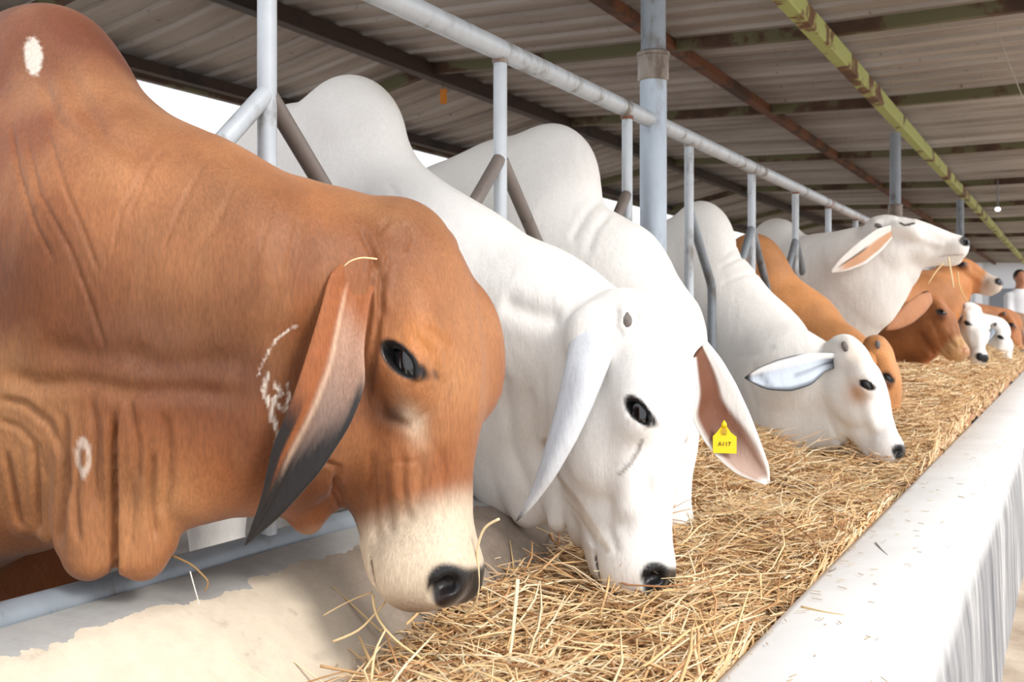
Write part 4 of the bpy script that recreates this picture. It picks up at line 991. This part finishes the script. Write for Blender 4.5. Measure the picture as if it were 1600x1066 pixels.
    stalk([(268, 868, 1.40), (298, 882, 1.39), (316, 898, 1.385), (325, 910, 1.385), (320, 925, 1.385)], .0016, 'bent brown stem hanging from the curb below the bull', (150, 118, 74))
    stalk([(297, 893, 1.39), (303, 915, 1.385), (312, 946, 1.38)], .0010, 'thin white stem hanging beside the bent brown one', (220, 216, 206))
    for (a, b, r, lab, c) in (((1252, 948, 1.80), (1320, 962, 1.78), .0019, 'yellow straw lying on the white wall top', (214, 184, 130)), ((1368, 848, 2.22), (1387, 868, 2.17), .0013, 'thin dark straw lying on the white wall top', (110, 100, 90)),
                              ((1468, 779, 2.74), (1488, 783, 2.72), .002, 'short brown twig on the white wall top', (120, 92, 66)), ((1296, 892, 2.05), (1306, 888, 2.06), .0016, 'tiny straw scrap at the inner edge of the wall top', (130, 120, 110))):
        def on(p):
            D = .508/((p[1]-HOR)/FPX); return (p[0], p[1], D)
        stalk([on(a), on(((a[0]+b[0])/2, (a[1]+b[1])/2+1, 0)), on(b)], r, lab, c)
    stalk([(1474, 412, 4.86), (1462, 425, 4.83), (1450, 444, 4.82)], .0035, 'straw hanging from the raised white mouth, leaning left', (226, 196, 140))
    stalk([(1482, 402, 4.83), (1486, 425, 4.82), (1490, 450, 4.82)], .0045, 'thickest straw hanging straight down from the raised white mouth', (236, 214, 170))
    stalk([(1496, 425, 4.84), (1500, 450, 4.83), (1512, 472, 4.83)], .0035, 'straw hanging from the raised white mouth, curling right', (220, 186, 130))

# ------------------------------------------------------------------ person and distance
def person():
    D = 15.0; c = P(1594, 470, D); x, y = c[0], c[1]
    f = Field(np.arange(x-.5, x+.5, .014), np.arange(y-.5, y+.5, .014), np.arange(-.02, 1.75, .014))
    X = RV; B = -FV
    p = lambda a, b, z: np.array([x, y, 0])+X*a+B*b+UV*z
    zh = 1.55
    f.E(p(0, .02, zh), (.078, .095, .115), None, .02); f.C(p(0, 0, zh-.08), .055, p(0, -.02, zh-.20), .06, None, 1, .03)
    f.E(p(-.01, .10, zh-.02), (.016, .022, .025), None, .015); f.E(p(-.01, .09, zh-.065), (.03, .02, .014), None, .015)
    for q in (-1, 1):
        f.E(p(q*.08, .01, zh), (.014, .02, .03), None, .01)
        f.E(p(q*.03, .115, zh+.02), (.014, .012, .008), None, .008, True)
        f.C(p(q*.17, 0, zh-.27), .052, p(q*.20, .05, zh-.53), .042, None, 1, .03); f.C(p(q*.20, .05, zh-.53), .042, p(q*.15, .26, zh-.66), .028, None, 1, .02)
        f.E(p(q*.14, .32, zh-.68), (.04, .04, .022), None, .02)
        for k in range(4): f.C(p(q*.14+(k-1.5)*.018, .34, zh-.68), .009, p(q*.14+(k-1.5)*.019, .40, zh-.70), .007, None, 1, .006)
        f.C(p(q*.09, 0, .80), .085, p(q*.10, .02, .42), .062, None, 1, .03); f.C(p(q*.10, .02, .42), .058, p(q*.10, 0, .09), .040, None, 1, .02)
        f.C(p(q*.10, -.02, .04), .04, p(q*.11, .14, .03), .035, None, 1, .02)
    f.C(p(0, 0, zh-.30), .15, p(0, 0, .85), .14, B, .65, .05)
    V, Q = f.mesh(); nv = vnormals(V, Q)
    if np.mean(np.einsum('ij,ij->i', nv, V-V.mean(0))) < 0: Q = Q[:, ::-1]
    col = np.ones((len(V), 4))*.6; col[:, :3] = lin(186, 130, 100)
    r = empty('person', (x, y, 0)); tag(r, 'person in a white shirt with dark hair, standing beyond the trough at the right edge', 'person')
    mesh_obj('body', V, Q, M_BROWN, r, True, col)
    g = Field(np.arange(x-.5, x+.5, .014), np.arange(y-.5, y+.5, .014), np.arange(.7, 1.5, .014))
    g.C(p(0, 0, zh-.31), .175, p(0, 0, .82), .165, B, .68, .05)
    for q in (-1, 1): g.C(p(q*.17, 0, zh-.27), .066, p(q*.20, .05, zh-.53), .056, None, 1, .04); g.C(p(q*.20, .05, zh-.53), .056, p(q*.16, .22, zh-.64), .042, None, 1, .02)
    V, Q = g.mesh(); nv = vnormals(V, Q)
    if np.mean(np.einsum('ij,ij->i', nv, V-V.mean(0))) < 0: Q = Q[:, ::-1]
    mesh_obj('shirt', V, Q, simple('white_cotton', lin(232, 234, 240), .8), r)
    g = Field(np.arange(x-.3, x+.3, .012), np.arange(y-.3, y+.3, .012), np.arange(0, 1.0, .014))
    for q in (-1, 1): g.C(p(q*.09, 0, .84), .10, p(q*.10, .02, .42), .078, None, 1, .03); g.C(p(q*.10, .02, .42), .078, p(q*.10, 0, .10), .062, None, 1, .02)
    V, Q = g.mesh(); nv = vnormals(V, Q)
    if np.mean(np.einsum('ij,ij->i', nv, V-V.mean(0))) < 0: Q = Q[:, ::-1]
    mesh_obj('trousers', V, Q, simple('dark_cloth', lin(60, 62, 74), .85), r)
    g = Field(np.arange(x-.2, x+.2, .01), np.arange(y-.2, y+.2, .01), np.arange(1.3, 1.75, .01))
    g.E(p(0, -.012, zh+.035), (.092, .10, .10), None, .02); g.E(p(0, .11, zh-.03), (.07, .05, .075), None, .02, True)
    V, Q = g.mesh(); nv = vnormals(V, Q)
    if np.mean(np.einsum('ij,ij->i', nv, V-V.mean(0))) < 0: Q = Q[:, ::-1]
    mesh_obj('hair', V, Q, simple('dark_hair', lin(40, 30, 26), .6), r)
def distance():
    # pale building across the far end
    r = empty('far_building', (-1.5, 36, 0)); tag(r, 'pale low building beyond the far end of the shed', 'building')
    m = MB(); m.box((-14, 36, 0), (3.5, 36.3, 2.75)); m.build('front_wall', simple('pale_far_wall', lin(206, 208, 212), .8, nscale=1.5, namt=.06), r)
    m = MB(); m.box((-14.5, 35.5, 2.75), (4, 38, 2.95)); m.build('roof_edge', simple('dark_far_roof', lin(66, 62, 60), .8), r)
    for k in range(6):
        x = -6+k*1.6; m = MB(); m.box((x, 35.9, 0), (x+.2, 36.0, 2.75)); m.build('pillar', simple('far_pillar', lin(228, 230, 234), .7) if k == 0 else bpy.data.materials['far_pillar'], r)
    for k in range(4):
        x = -5.6+k*1.6; m = MB(); m.box((x, 35.96, .9), (x+.9, 36.02, 1.9)); m.build('window', simple('far_dark_window', lin(120, 124, 130), .5) if k == 0 else bpy.data.materials['far_dark_window'], r)

ceiling(); fence(); trough(); straw(); build_herd(); person(); distance()
